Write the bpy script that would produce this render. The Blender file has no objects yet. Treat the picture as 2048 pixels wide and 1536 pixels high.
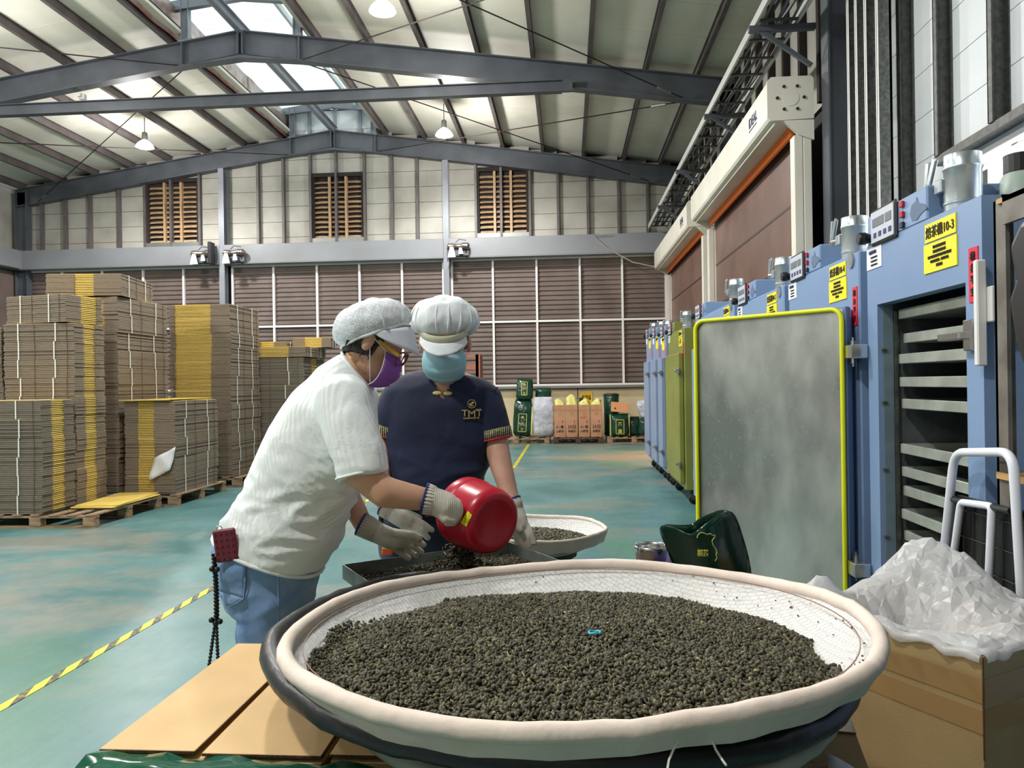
import bpy, bmesh, math, random
import numpy as np
from mathutils import Vector, Matrix, noise as mnoise
random.seed(7); np.random.seed(7)
scene = bpy.context.scene
col = scene.collection
PI = math.pi

# ---------------------------------------------------------------- camera, world, exposure
FPX, CAMH, YAW, ROLL = 1500.0, 1.38, math.radians(4.23), 0.0146
_fw = Vector((-math.sin(YAW), math.cos(YAW), 0)); _r0 = Vector((math.cos(YAW), math.sin(YAW), 0)); _u0 = Vector((0, 0, 1))
_rt = _r0 * math.cos(ROLL) - _u0 * math.sin(ROLL); _up = _u0 * math.cos(ROLL) + _r0 * math.sin(ROLL)
cd = bpy.data.cameras.new('camera'); cam = bpy.data.objects.new('camera', cd); col.objects.link(cam)
cd.sensor_width = 36.0; cd.lens = 36.0 * FPX / 2048.0; cd.clip_start = 0.05; cd.clip_end = 200
M4 = Matrix.Identity(4)
for i in range(3):
    M4[i][0] = _rt[i]; M4[i][1] = _up[i]; M4[i][2] = -_fw[i]
M4[2][3] = CAMH
cam.matrix_world = M4
scene.camera = cam

w = bpy.data.worlds.new('sky'); scene.world = w; w.use_nodes = True
bg = w.node_tree.nodes['Background']; bg.inputs[0].default_value = (0.92, 0.97, 1.0, 1); bg.inputs[1].default_value = 3.6
LAMP_W = 440.0
cy = scene.cycles; cy.max_bounces = 8; cy.diffuse_bounces = 4; cy.glossy_bounces = 3; cy.transmission_bounces = 4; cy.transparent_max_bounces = 8; cy.caustics_reflective = False; cy.caustics_refractive = False
vs = scene.view_settings
vs.view_transform = 'Standard'; vs.look = 'None'; vs.exposure = 0.2; vs.gamma = 1.0; vs.use_curve_mapping = False

# ---------------------------------------------------------------- helpers
def px(x, y, D):                      # a measured picture point at distance D along the optical axis -> metres
    return Vector((0, 0, CAMH)) + (_fw + _rt * ((x - 1024) / FPX) + _up * ((768 - y) / FPX)) * D
def s2l(c):
    c = c / 255.0
    return c / 12.92 if c <= 0.04045 else ((c + 0.055) / 1.055) ** 2.4
def S(r, g, b): return (s2l(r), s2l(g), s2l(b), 1.0)

def tag(o, label=None, cat=None, group=None, kind=None):
    if label: o['label'] = label
    if cat: o['category'] = cat
    if group: o['group'] = group
    if kind: o['kind'] = kind
    return o
def thing(name, label, cat, loc=(0, 0, 0), rotz=0.0, group=None, kind=None):
    o = bpy.data.objects.new(name, None); col.objects.link(o)
    o.empty_display_size = 0.1
    o.location = loc; o.rotation_euler = (0, 0, rotz)
    return tag(o, label, cat, group, kind)
def put(name, me, parent=None, loc=None, rot=None, scale=None):
    o = bpy.data.objects.new(name, me); col.objects.link(o)
    if parent is not None: o.parent = parent
    if loc is not None: o.location = loc
    if rot is not None: o.rotation_euler = rot
    if scale is not None: o.scale = scale
    return o
def copy_tree(o, parent=None):
    c = o.copy(); col.objects.link(c); c.parent = parent
    for ch in list(o.children): copy_tree(ch, c)
    return c
def mtx(o): return Matrix.LocRotScale(o.location, o.rotation_euler, o.scale)

class MB:
    """collects shapes, builds ONE mesh object"""
    def __init__(s): s.v = []; s.f = []; s.mi = []; s.m = 0; s.T = None
    def add(s, vs_, fs):
        b = len(s.v)
        for p in vs_:
            p = Vector(p)
            s.v.append(tuple(s.T @ p) if s.T is not None else tuple(p))
        for f in fs: s.f.append([i + b for i in f]); s.mi.append(s.m)
        return s
    def box(s, x0, x1, y0, y1, z0, z1, ch=0.0, R=None):
        if ch <= 0:
            vs_ = [(x, y, z) for z in (z0, z1) for y in (y0, y1) for x in (x0, x1)]
            fs = [(0, 2, 3, 1), (4, 5, 7, 6), (0, 1, 5, 4), (2, 6, 7, 3), (0, 4, 6, 2), (1, 3, 7, 5)]
        else:
            vs_ = []; idx = {}
            X = (x0, x1); Y = (y0, y1); Z = (z0, z1)
            for i in (0, 1):
                for j in (0, 1):
                    for k in (0, 1):
                        sx, sy, sz = (1 - 2 * i) * ch, (1 - 2 * j) * ch, (1 - 2 * k) * ch
                        for a in range(3):
                            p = [X[i] + sx, Y[j] + sy, Z[k] + sz]
                            p[a] = (X[i], Y[j], Z[k])[a]
                            idx[(i, j, k, a)] = len(vs_); vs_.append(tuple(p))
            fs = []
            I = lambda i, j, k, a: idx[(i, j, k, a)]
            for i in (0, 1):
                q = [I(i, 0, 0, 0), I(i, 1, 0, 0), I(i, 1, 1, 0), I(i, 0, 1, 0)]; fs.append(q if i else q[::-1])
                q = [I(0, i, 0, 1), I(1, i, 0, 1), I(1, i, 1, 1), I(0, i, 1, 1)]; fs.append(q[::-1] if i else q)
                q = [I(0, 0, i, 2), I(1, 0, i, 2), I(1, 1, i, 2), I(0, 1, i, 2)]; fs.append(q if i else q[::-1])
            for i in (0, 1):
                for j in (0, 1):
                    q = [I(i, j, 0, 0), I(i, j, 0, 1), I(i, j, 1, 1), I(i, j, 1, 0)]; fs.append(q if (i + j) % 2 == 0 else q[::-1])
                    q = [I(i, 0, j, 0), I(i, 0, j, 2), I(i, 1, j, 2), I(i, 1, j, 0)]; fs.append(q[::-1] if (i + j) % 2 == 0 else q)
                    q = [I(0, i, j, 1), I(0, i, j, 2), I(1, i, j, 2), I(1, i, j, 1)]; fs.append(q if (i + j) % 2 == 0 else q[::-1])
            for i in (0, 1):
                for j in (0, 1):
                    for k in (0, 1):
                        q = [I(i, j, k, 0), I(i, j, k, 1), I(i, j, k, 2)]; fs.append(q[::-1] if (i + j + k) % 2 == 0 else q)
        if R is not None:
            c = Vector(((x0 + x1) / 2, (y0 + y1) / 2, (z0 + z1) / 2)); vs_ = [c + R @ (Vector(p) - c) for p in vs_]
        return s.add(vs_, fs)
    def bar(s, a, b, wd, dp, up=(0, 0, 1), ch=0.0):
        """rectangular bar from a to b; wd across, dp along up"""
        a = Vector(a); b = Vector(b); d = (b - a); L = d.length; d.normalize()
        u = Vector(up); sd = d.cross(u)
        if sd.length < 1e-5: u = Vector((1, 0, 0)); sd = d.cross(u)
        sd.normalize(); u = sd.cross(d).normalized()
        T0 = s.T
        Mx = Matrix((( sd.x, d.x, u.x, a.x), (sd.y, d.y, u.y, a.y), (sd.z, d.z, u.z, a.z), (0, 0, 0, 1)))
        s.T = (T0 @ Mx) if T0 is not None else Mx
        s.box(-wd / 2, wd / 2, 0, L, -dp / 2, dp / 2, ch); s.T = T0
        return s
    def ibeam(s, a, b, wd, dp, t=0.016, up=(0, 0, 1)):
        a = Vector(a); b = Vector(b); d = (b - a).normalized(); u = Vector(up); sd = d.cross(u).normalized(); u = sd.cross(d)
        o = u * (dp / 2 - t / 2)
        s.bar(a + o, b + o, wd, t, up); s.bar(a - o, b - o, wd, t, up); s.bar(a, b, t * 0.7, dp - 2 * t, up)
        return s
    def tube(s, pts, r, n=8, caps=True, closed=False):
        pts = [Vector(p) for p in pts]; N = len(pts)
        rr = list(r) if hasattr(r, '__len__') else [r] * N
        vs_ = []; u = None
        for i, p in enumerate(pts):
            if closed: d = pts[(i + 1) % N] - pts[i - 1]
            else: d = pts[min(i + 1, N - 1)] - pts[max(i - 1, 0)]
            if d.length < 1e-9: d = Vector((0, 0, 1))
            d.normalize()
            if u is None:
                u = d.orthogonal().normalized()
            else:
                u = u - d * u.dot(d)
                u = u.normalized() if u.length > 1e-6 else d.orthogonal().normalized()
            v = d.cross(u)
            for k in range(n):
                t = 2 * PI * k / n; vs_.append(p + (u * math.cos(t) + v * math.sin(t)) * rr[i])
        fs = []
        R = N if closed else N - 1
        for i in range(R):
            j = (i + 1) % N
            for k in range(n):
                fs.append((i * n + k, i * n + (k + 1) % n, j * n + (k + 1) % n, j * n + k))
        if caps and not closed:
            fs.append(tuple(range(n))[::-1]); fs.append(tuple((N - 1) * n + k for k in range(n)))
        return s.add(vs_, fs)
    def lathe(s, prof, n=32, c=(0, 0, 0), axis='z', capb=True, capt=True):
        vs_ = []; c = Vector(c)
        for (r, z) in prof:
            for k in range(n):
                t = 2 * PI * k / n
                p = Vector((r * math.cos(t), r * math.sin(t), z))
                if axis == 'x': p = Vector((p.z, p.x, p.y))
                if axis == 'y': p = Vector((p.y, p.z, p.x))
                vs_.append(c + p)
        fs = []
        for i in range(len(prof) - 1):
            for k in range(n): fs.append((i * n + k, i * n + (k + 1) % n, (i + 1) * n + (k + 1) % n, (i + 1) * n + k))
        if capb: fs.append(tuple(range(n))[::-1])
        if capt: fs.append(tuple((len(prof) - 1) * n + k for k in range(n)))
        return s.add(vs_, fs)
    def prism(s, poly, z0, z1, axis='z'):
        """poly in (a,b), extruded along axis: z->(a,b,h)  y->(a,h,b)  x->(h,a,b)"""
        f = {'z': lambda a, b, h: (a, b, h), 'y': lambda a, b, h: (a, h, b), 'x': lambda a, b, h: (h, a, b)}[axis]
        n = len(poly); vs_ = [f(a, b, z0) for a, b in poly] + [f(a, b, z1) for a, b in poly]
        fs = [tuple(range(n))[::-1], tuple(range(n, 2 * n))] + [(i, (i + 1) % n, n + (i + 1) % n, n + i) for i in range(n)]
        return s.add(vs_, fs)
    def grid(s, P):
        """P[i][j] points"""
        n, m = len(P), len(P[0]); vs_ = [p for r in P for p in r]
        return s.add(vs_, [(i * m + j, i * m + j + 1, (i + 1) * m + j + 1, (i + 1) * m + j) for i in range(n - 1) for j in range(m - 1)])
    def loft(s, rings, cap=True):
        n = len(rings[0]); vs_ = [p for r in rings for p in r]
        fs = [(i * n + k, i * n + (k + 1) % n, (i + 1) * n + (k + 1) % n, (i + 1) * n + k) for i in range(len(rings) - 1) for k in range(n)]
        if cap: fs.append(tuple(range(n))[::-1]); fs.append(tuple((len(rings) - 1) * n + k for k in range(n)))
        return s.add(vs_, fs)
    def mesh(s, mats, smooth=False, recalc=False):
        me = bpy.data.meshes.new('mesh'); me.from_pydata(s.v, [], s.f)
        for m in (mats if isinstance(mats, (list, tuple)) else [mats]): me.materials.append(m)
        if max(s.mi, default=0) > 0: me.polygons.foreach_set('material_index', s.mi)
        if recalc:
            bm = bmesh.new(); bm.from_mesh(me); bmesh.ops.recalc_face_normals(bm, faces=bm.faces); bm.to_mesh(me); bm.free()
        if smooth: me.shade_smooth()
        me.update()
        return me
    def build(s, name, mats, parent=None, smooth=False, world=True, recalc=False, thick=0.0, sub=0, ang=None):
        if parent is not None and world:
            pm_ = mtx(parent)
            if parent.parent is not None: pm_ = mtx(parent.parent) @ pm_
            iv = pm_.inverted()
            s.v = [tuple(iv @ Vector(p)) for p in s.v]
        me = s.mesh(mats, smooth, recalc)
        if ang is not None: me.set_sharp_from_angle(angle=math.radians(ang))
        o = put(name, me, parent)
        if sub:
            md = o.modifiers.new('sub', 'SUBSURF'); md.levels = sub; md.render_levels = sub
        if thick:
            md = o.modifiers.new('sol', 'SOLIDIFY'); md.thickness = thick; md.offset = 0
        return o

# ---------------------------------------------------------------- materials
MATS = {}
def mat(name, c, rough=0.55, metal=0.0, c2=None, vs=6.0, vdet=4.0, bump=0.0, bs=60.0, spec=0.5, space='object', stretch=(1, 1, 1), trans=0.0, lo=0.35, hi=0.65, bdist=0.01, sheen=0.0, alpha=1.0):
    if name in MATS: return MATS[name]
    m = bpy.data.materials.new(name); m.use_nodes = True; nt = m.node_tree; b = nt.nodes['Principled BSDF']
    b.inputs['Base Color'].default_value = c; b.inputs['Roughness'].default_value = rough; b.inputs['Metallic'].default_value = metal
    b.inputs['Specular IOR Level'].default_value = spec
    if sheen: b.inputs['Sheen Weight'].default_value = sheen
    if trans: b.inputs['Transmission Weight'].default_value = trans
    if alpha < 1: b.inputs['Alpha'].default_value = alpha
    if c2 is not None or bump:
        if space == 'object': tc = nt.nodes.new('ShaderNodeTexCoord'); src = tc.outputs['Object']
        else: tc = nt.nodes.new('ShaderNodeNewGeometry'); src = tc.outputs['Position']
        mp = nt.nodes.new('ShaderNodeMapping'); mp.inputs['Scale'].default_value = stretch; nt.links.new(src, mp.inputs['Vector'])
        if c2 is not None:
            n = nt.nodes.new('ShaderNodeTexNoise'); n.inputs['Scale'].default_value = vs; n.inputs['Detail'].default_value = vdet
            nt.links.new(mp.outputs[0], n.inputs['Vector'])
            r = nt.nodes.new('ShaderNodeValToRGB'); r.color_ramp.elements[0].position = lo; r.color_ramp.elements[1].position = hi
            r.color_ramp.elements[0].color = c; r.color_ramp.elements[1].color = c2
            nt.links.new(n.outputs['Fac'], r.inputs['Fac']); nt.links.new(r.outputs['Color'], b.inputs['Base Color'])
        if bump:
            n2 = nt.nodes.new('ShaderNodeTexNoise'); n2.inputs['Scale'].default_value = bs; n2.inputs['Detail'].default_value = 3
            nt.links.new(mp.outputs[0], n2.inputs['Vector'])
            bp = nt.nodes.new('ShaderNodeBump'); bp.inputs['Strength'].default_value = bump; bp.inputs['Distance'].default_value = bdist
            nt.links.new(n2.outputs['Fac'], bp.inputs['Height']); nt.links.new(bp.outputs['Normal'], b.inputs['Normal'])
    MATS[name] = m
    return m
def emat(name, c, strength):
    if name in MATS: return MATS[name]
    m = bpy.data.materials.new(name); m.use_nodes = True; b = m.node_tree.nodes['Principled BSDF']
    b.inputs['Base Color'].default_value = c; b.inputs['Emission Color'].default_value = c; b.inputs['Emission Strength'].default_value = strength
    MATS[name] = m
    return m
def nodes(m): return m.node_tree, m.node_tree.nodes['Principled BSDF']

_CUBES = {}
def cube_mesh(m, ch=0.0):
    k = (m.name, ch)
    if k not in _CUBES: _CUBES[k] = MB().box(-.5, .5, -.5, .5, -.5, .5, ch).mesh(m)
    return _CUBES[k]
def cub(name, m, x0, x1, y0, y1, z0, z1, parent=None, ch=0.0):
    """box object sharing one unit-cube mesh (scaled); parent must be unrotated"""
    c = Vector(((x0 + x1) / 2, (y0 + y1) / 2, (z0 + z1) / 2))
    if parent is not None:
        c = c - parent.location
        if parent.parent is not None: c = c - parent.parent.location
    return put(name, cube_mesh(m, ch), parent, c, None, (x1 - x0, y1 - y0, z1 - z0))

_FONT = {}
def text_mesh(txt, m, bold=0.0):
    """flat lettering, returned as (mesh, width, height) lying in XY, centred; tiny thickness"""
    k = (txt, m.name, bold)
    if k in _FONT: return _FONT[k]
    cu = bpy.data.curves.new('txt', 'FONT'); cu.body = txt; cu.size = 1.0; cu.align_x = 'CENTER'; cu.resolution_u = 2; cu.offset = bold; cu.extrude = 0.004
    o = bpy.data.objects.new('txt', cu); col.objects.link(o)
    dg = bpy.context.evaluated_depsgraph_get(); me = bpy.data.meshes.new_from_object(o.evaluated_get(dg)); bpy.data.objects.remove(o); bpy.data.curves.remove(cu)
    n = len(me.vertices); a = np.empty(n * 3)
    if n == 0: _FONT[k] = (me, 1, 1); return _FONT[k]
    me.vertices.foreach_get('co', a); a = a.reshape(-1, 3)
    mn, mx = a.min(0), a.max(0); a[:, :2] -= (mn[:2] + mx[:2]) / 2; me.vertices.foreach_set('co', a.ravel()); me.update()
    me.materials.clear(); me.materials.append(m)
    _FONT[k] = (me, mx[0] - mn[0], mx[1] - mn[1])
    return _FONT[k]
def text_on(name, txt, m, parent, c, right, up, wd=None, ht=None, bold=0.0):
    """lettering centred at world point c in the plane (right, up); parents must not be rotated unless handled by caller"""
    me, w0, h0 = text_mesh(txt, m, bold)
    r = Vector(right).normalized(); u = Vector(up).normalized(); nrm = r.cross(u)
    sx = (wd / w0) if wd else None; sy = (ht / h0) if ht else None
    sx = sx or sy; sy = sy or sx
    o = put(name, me, parent)
    Mx = Matrix(((r.x * sx, u.x * sy, nrm.x * 0.3, c[0]), (r.y * sx, u.y * sy, nrm.y * 0.3, c[1]), (r.z * sx, u.z * sy, nrm.z * 0.3, c[2]), (0, 0, 0, 1)))
    if parent is not None:
        pm_ = mtx(parent)
        if parent.parent is not None: pm_ = mtx(parent.parent) @ pm_
        Mx = pm_.inverted() @ Mx
    o.matrix_local = Mx
    return o
ORD = ['topmost', 'second', 'third', 'fourth', 'fifth', 'sixth', 'seventh', 'eighth', 'ninth', 'tenth', 'eleventh', 'twelfth', 'thirteenth', 'fourteenth', 'fifteenth', 'sixteenth']
# ================================================================ THE BUILDING
RX = -5.75                      # ridge line
XR, XL = 2.98, -14.15           # wall lines
YF, YB = 18.62, -5.0            # far / rear wall
FR = [18.4, 13.1, 7.8, 2.5, -2.8]
SL = (7.78 - 6.58) / (2.52 - RX)
def zr(X): return 7.78 - SL * abs(X - RX)          # top of rafters

# floor: painted teal concrete, worn and patched
def floor_mat():
    m = bpy.data.materials.new('painted_floor'); m.use_nodes = True; nt, b = nodes(m); N = nt.nodes.new; L = nt.links.new
    g = N('ShaderNodeNewGeometry')
    def mp(sc):
        q = N('ShaderNodeMapping'); q.inputs['Scale'].default_value = sc; L(g.outputs['Position'], q.inputs['Vector']); return q.outputs[0]
    def nz(vec, sc, det=5, rough=.55):
        n = N('ShaderNodeTexNoise'); n.inputs['Scale'].default_value = sc; n.inputs['Detail'].default_value = det; n.inputs['Roughness'].default_value = rough; L(vec, n.inputs['Vector']); return n.outputs['Fac']
    def ramp(f, els):
        r = N('ShaderNodeValToRGB'); r.color_ramp.elements[0].position = els[0][0]; r.color_ramp.elements[0].color = els[0][1]
        r.color_ramp.elements[1].position = els[-1][0]; r.color_ramp.elements[1].color = els[-1][1]
        for p, c in els[1:-1]: e = r.color_ramp.elements.new(p); e.color = c
        L(f, r.inputs['Fac']); return r.outputs['Color']
    def mix(f, a, c2):
        x = N('ShaderNodeMix'); x.data_type = 'RGBA'
        if isinstance(f, float): x.inputs[0].default_value = f
        else: L(f, x.inputs[0])
        for k, v in ((6, a), (7, c2)):
            if isinstance(v, tuple): x.inputs[k].default_value = v
            else: L(v, x.inputs[k])
        return x.outputs[2]
    base = ramp(nz(mp((1, .8, 1)), 1.1, 6), [(.3, S(70, 114, 116)), (.5, S(88, 131, 132)), (.7, S(110, 147, 148))])
    w1 = ramp(nz(mp((.55, .9, 1)), .62, 8, .68), [(.50, (0, 0, 0, 1)), (.60, (1, 1, 1, 1))])
    c = mix(w1, base, S(132, 138, 130))
    w2 = ramp(nz(mp((.4, 1.3, 1)), 1.6, 8, .7), [(.60, (0, 0, 0, 1)), (.70, (1, 1, 1, 1))])
    c = mix(w2, c, S(106, 132, 126))
    gr = ramp(nz(mp((.8, .5, 1)), .45, 3), [(.55, (0, 0, 0, 1)), (.66, (1, 1, 1, 1))])
    c = mix(gr, c, S(84, 132, 108))
    fine = ramp(nz(mp((2, .6, 1)), 9, 8, .75), [(.3, S(205, 205, 205)), (.7, (1, 1, 1, 1))])
    mu = N('ShaderNodeMix'); mu.data_type = 'RGBA'; mu.blend_type = 'MULTIPLY'; mu.inputs[0].default_value = .55; L(c, mu.inputs[6]); L(fine, mu.inputs[7]); c = mu.outputs[2]
    L(c, b.inputs['Base Color'])
    rr = N('ShaderNodeMapRange'); L(nz(mp((1, 1, 1)), 2.4, 5), rr.inputs[0]); rr.inputs[3].default_value = .30; rr.inputs[4].default_value = .48; L(rr.outputs[0], b.inputs['Roughness'])
    bp = N('ShaderNodeBump'); bp.inputs['Strength'].default_value = .06; bp.inputs['Distance'].default_value = .01; L(nz(mp((1, 1, 1)), 6, 4), bp.inputs['Height']); L(bp.outputs['Normal'], b.inputs['Normal'])
    return m
M_floor = floor_mat(); nodes(M_floor)[1].inputs['Specular IOR Level'].default_value = .4
fl = MB().box(XL - .3, XR + .3, YB - .3, YF + .3, -.2, 0).build('floor', M_floor)
tag(fl, 'worn teal painted concrete floor of the tea warehouse', 'floor', kind='structure')

M_steel = mat('frame_steel', S(74, 78, 84), .45, c2=S(88, 92, 99), vs=2, space='world', spec=.4)
M_steel_l = mat('frame_steel_light', S(122, 126, 134), .45, c2=S(134, 138, 146), vs=2, space='world')
M_purl = mat('purlin_steel', S(100, 92, 92), .5, c2=S(84, 76, 76), vs=3, space='world')
M_ceil = mat('ceiling_sheet', S(226, 222, 210), .6, c2=S(214, 209, 194), vs=.9, space='world')
M_panel = mat('wall_panel', S(172, 170, 161), .6, c2=S(142, 138, 128), vs=1.3, vdet=8, space='world', lo=.38, hi=.75)
M_panel_w = mat('wall_panel_white', S(214, 218, 218), .5, c2=S(200, 206, 208), vs=1.2, space='world')
M_back = mat('dark_backing', S(48, 44, 42), .8)
M_cream = mat('cream_wall', S(216, 200, 160), .6, c2=S(196, 180, 142), vs=1.4, vdet=6, space='world')
M_beam = mat('eave_beam_grey', S(134, 137, 142), .42, c2=S(124, 126, 130), vs=1.0, space='world')
M_white = mat('white_paint', S(226, 224, 220), .45)
M_blind = mat('brown_blind', S(116, 102, 96), .55, c2=S(100, 87, 81), vs=1.5, space='world')
M_galv = mat('galvanised', S(150, 154, 150), .42, .6, c2=S(112, 116, 112), vs=30, vdet=4)
M_galv_d = mat('galvanised_dark', S(92, 94, 90), .5, .4, c2=S(70, 72, 68), vs=25)
M_black = mat('black_plastic', S(22, 22, 24), .4)
M_daylit_slat = mat('sooty_daylit_slat', S(206, 172, 132), .5, c2=S(96, 68, 48), vs=5, vdet=6, lo=.3, hi=.75)  # daylight through the slats put into the warm tone; dark blotches are soot
M_soot = mat('soot', S(38, 30, 26), .85)

# ceiling: two slopes of long sheets laid side by side
MONL, MONR = -6.85, -4.65         # raised skylight between these lines
PT = 0.17                        # purlin height
def slope_box(mb, x0, x1, y0, y1, dz0, dz1):
    vs_ = []
    for y in (y0, y1):
        for (x, dz) in ((x0, dz0), (x1, dz0), (x1, dz1), (x0, dz1)): vs_.append((x, y, zr(x) + dz))
    mb.add(vs_, [(0, 1, 2, 3), (7, 6, 5, 4), (0, 4, 5, 1), (1, 5, 6, 2), (2, 6, 7, 3), (3, 7, 4, 0)])
cl = thing('ceiling', 'cream sheet-lined pitched ceiling with steel purlins', 'ceiling', kind='structure')
y = YB
sheetL = MB(); slope_box(sheetL, XL, MONL, 0, .994, PT, PT + .06); mL = sheetL.mesh(M_ceil, recalc=True)
sheetR = MB(); slope_box(sheetR, MONR, XR, 0, .994, PT, PT + .06); mR = sheetR.mesh(M_ceil, recalc=True)
while y < YF:
    put('ceiling_sheet', mL, cl, (0, y, 0)); put('ceiling_sheet', mR, cl, (0, y, 0)); y += 1.0
top = MB(); slope_box(top, XL, MONL, YB, YF, PT + .075, PT + .09); slope_box(top, MONR, XR, YB, YF, PT + .075, PT + .09)
top.build('roof_backing', M_back, cl, recalc=True)

def purlin_mesh(X):
    mb = MB(); z = zr(X)
    mb.box(X - .004, X + .004, YB, YF - .05, z + .01, z + PT - .005); mb.box(X - .035, X + .035, YB, YF - .05, z, z + .012); mb.box(X - .035, X + .035, YB, YF - .05, z + PT - .012, z + PT - .002)
    return mb
for X in [-13.98, -13.0, -12.0, -11.01, -10.03, -9.04, -8.05, -7.05, -4.40, -3.43, -2.46, -1.49, -.52, .46, 1.43, 2.3]:
    o = purlin_mesh(X).build('purlin', M_purl, cl)
# ridge purlin, catching the skylight
rp = MB().box(RX - .004, RX + .004, YB, YF, 7.74, 7.92); rp.box(RX - .06, RX + .06, YB, YF, 7.74, 7.755); rp.box(RX - .06, RX + .06, YB, YF, 7.905, 7.92)
rp.build('ridge_purlin', M_steel_l, cl)

# raised skylight along the ridge
sk = thing('skylight', 'raised ridge skylight with white translucent sheets and foil-lined side', 'skylight', kind='structure')
M_trl = bpy.data.materials.new('translucent_sheet'); M_trl.use_nodes = True
nt, b = nodes(M_trl); tr = nt.nodes.new('ShaderNodeBsdfTranslucent'); tr.inputs[0].default_value = (.8, .84, .84, 1); mx = nt.nodes.new('ShaderNodeMixShader'); mx.inputs[0].default_value = .62
b.inputs['Base Color'].default_value = S(222, 226, 222); nt.links.new(b.outputs[0], mx.inputs[1]); nt.links.new(tr.outputs[0], mx.inputs[2]); nt.links.new(mx.outputs[0], nt.nodes['Material Output'].inputs[0])
M_foil = mat('bubble_foil', S(196, 188, 184), .28, .55, c2=S(150, 118, 104), vs=2.5, vdet=6, bump=.5, bs=24, space='world')
M_red = mat('red_edge', S(150, 62, 50), .6)
ZM = 8.28
def mon_z(X): return ZM + .26 - .13 * abs(X - RX)
def mon_box(mb, x0, x1, y0, y1):
    vs_ = []
    for yy in (y0, y1):
        for (x, dz) in ((x0, 0), (x1, 0), (x1, .02), (x0, .02)): vs_.append((x, yy, mon_z(x) + dz))
    mb.add(vs_, [(0, 1, 2, 3), (7, 6, 5, 4), (0, 4, 5, 1), (1, 5, 6, 2), (2, 6, 7, 3), (3, 7, 4, 0)])
y = YB
while y < YF:
    for (x0, x1, t) in ((MONL - .25, -6.32, 1), (-6.30, RX - .01, 0), (RX + .01, -5.22, 0), (-5.2, MONR + .25, 1)):
        m_ = MB(); mon_box(m_, x0, x1, y, y + 1.19); m_.build('skylight_sheet', M_trl, sk, recalc=True)
    y += 1.2
for yf in FR:
    for X, wx in ((-6.79, .09), (-4.72, .09)):
        mb = MB().ibeam((X, yf, zr(X)), (X, yf, mon_z(X)), .12, .14, .012, up=(1, 0, 0)); mb.box(X - .1, X + .1, yf - .09, yf + .09, zr(X), zr(X) + .02); mb.build('post', M_steel_l, sk)
    MB().bar((MONL - .2, yf, mon_z(MONL) - .1), (RX, yf, mon_z(RX) - .1), .1, .18).bar((RX, yf, mon_z(RX) - .1), (MONR + .2, yf, mon_z(MONR) - .1), .1, .18).build('cross_beam', M_steel_l, sk)
for X in (-6.33, -5.2):
    MB().box(X - .03, X + .03, YB, YF, mon_z(X) - .12, mon_z(X) - .01).build('skylight_rail', M_panel_w, sk)
y = YB
while y < YF:                       # foil lining hangs on the left side
    P = [[(-6.98 + .012 * math.sin(7 * (y + j * .1)), y + j * .102, 7.68 + .015 * math.sin(3.0 * (y + j * .1)) * (1 - i / 4) + i * (ZM - 7.66) / 4) for j in range(27)] for i in range(5)]
    MB().grid(P).build('foil_sheet', M_foil, sk, smooth=True, thick=.006)
    MB().tube([(p[0] + .012, p[1], p[2]) for p in P[0]], .008, 6).build('red_hem', M_red, sk)
    y += 2.65
MB().box(MONR + .02, MONR + .05, YB, YF, zr(MONR) + PT, zr(MONR) + PT + .10).build('curb', M_steel_l, sk)
MB().box(MONR + .12, MONR + .14, YB, YF, zr(MONR) + PT + .10, ZM + .1).build('side_glazing', M_trl, sk)
# closed gable end of the skylight
for i, (x0, x1) in enumerate(((-6.95, -6.42), (-6.38, -5.77), (-5.73, -5.12), (-5.08, -4.6))):
    for (z0, z1) in ((7.4, 7.86), (7.87, 8.34)):
        cub('gable_panel', M_panel_w, x0, x1, YF - .06, YF, z0, z1, sk)
for X in (-6.40, RX, -5.10): cub('gable_stud', M_steel_l, X - .035, X + .035, YF - .14, YF - .06, 7.6, 8.4, sk)

# portal frames
for k, yf in enumerate(FR):
    fr = thing('portal_frame', ['dark steel portal frame against the far gable wall', 'dark steel portal frame with the horizontal tie beam', 'dark steel portal frame beside the white wiring channels', 'dark steel portal frame above the big tea tray', 'dark steel portal frame behind the camera'][k], 'steel frame', (0, yf, 0), kind='structure')
    D = .44
    for sgn, XE in ((1, XR - .02), (-1, XL + .02)):
        a = Vector((RX, yf, zr(RX) - D / 2)); e = Vector((XE, yf, zr(XE) - D / 2))
        m1 = RX + sgn * 1.08
        MB().ibeam(a, e, .2, D, .018).build('rafter', M_steel, fr)
        # haunch plates and apex stiffeners
        pl = MB()
        for X in (RX + sgn * .04, m1): pl.box(X - .012, X + .012, yf - .1, yf + .1, zr(X) - D + .02, zr(X) - .02)
        pl.build('stiffener', M_steel, fr)
        MB().prism([(RX, 7.28), (m1, zr(m1) - D), (RX, zr(RX) - D + .01)], yf - .1, yf + .1, 'y').build('apex_gusset', M_steel, fr, recalc=True)
        xc = XE - sgn * .16
        MB().ibeam((xc, yf, 0), (xc, yf, zr(XE) - .05), .2, .32, .018, up=(1, 0, 0)).build('column', M_steel, fr)
# horizontal tie under the second frame
tie = MB().ibeam((-11.7, 12.9, 6.47), (-.02, 12.9, 6.47), .14, .2, .014); tie.box(-.02, .16, 12.86, 12.94, 6.38, 6.6); tie.box(-11.9, -11.7, 12.86, 12.94, 6.38, 6.6)
tag(tie.build('tie_beam', M_steel, None), 'straight dark steel tie beam crossing under the roof', 'steel beam', kind='structure')

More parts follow.
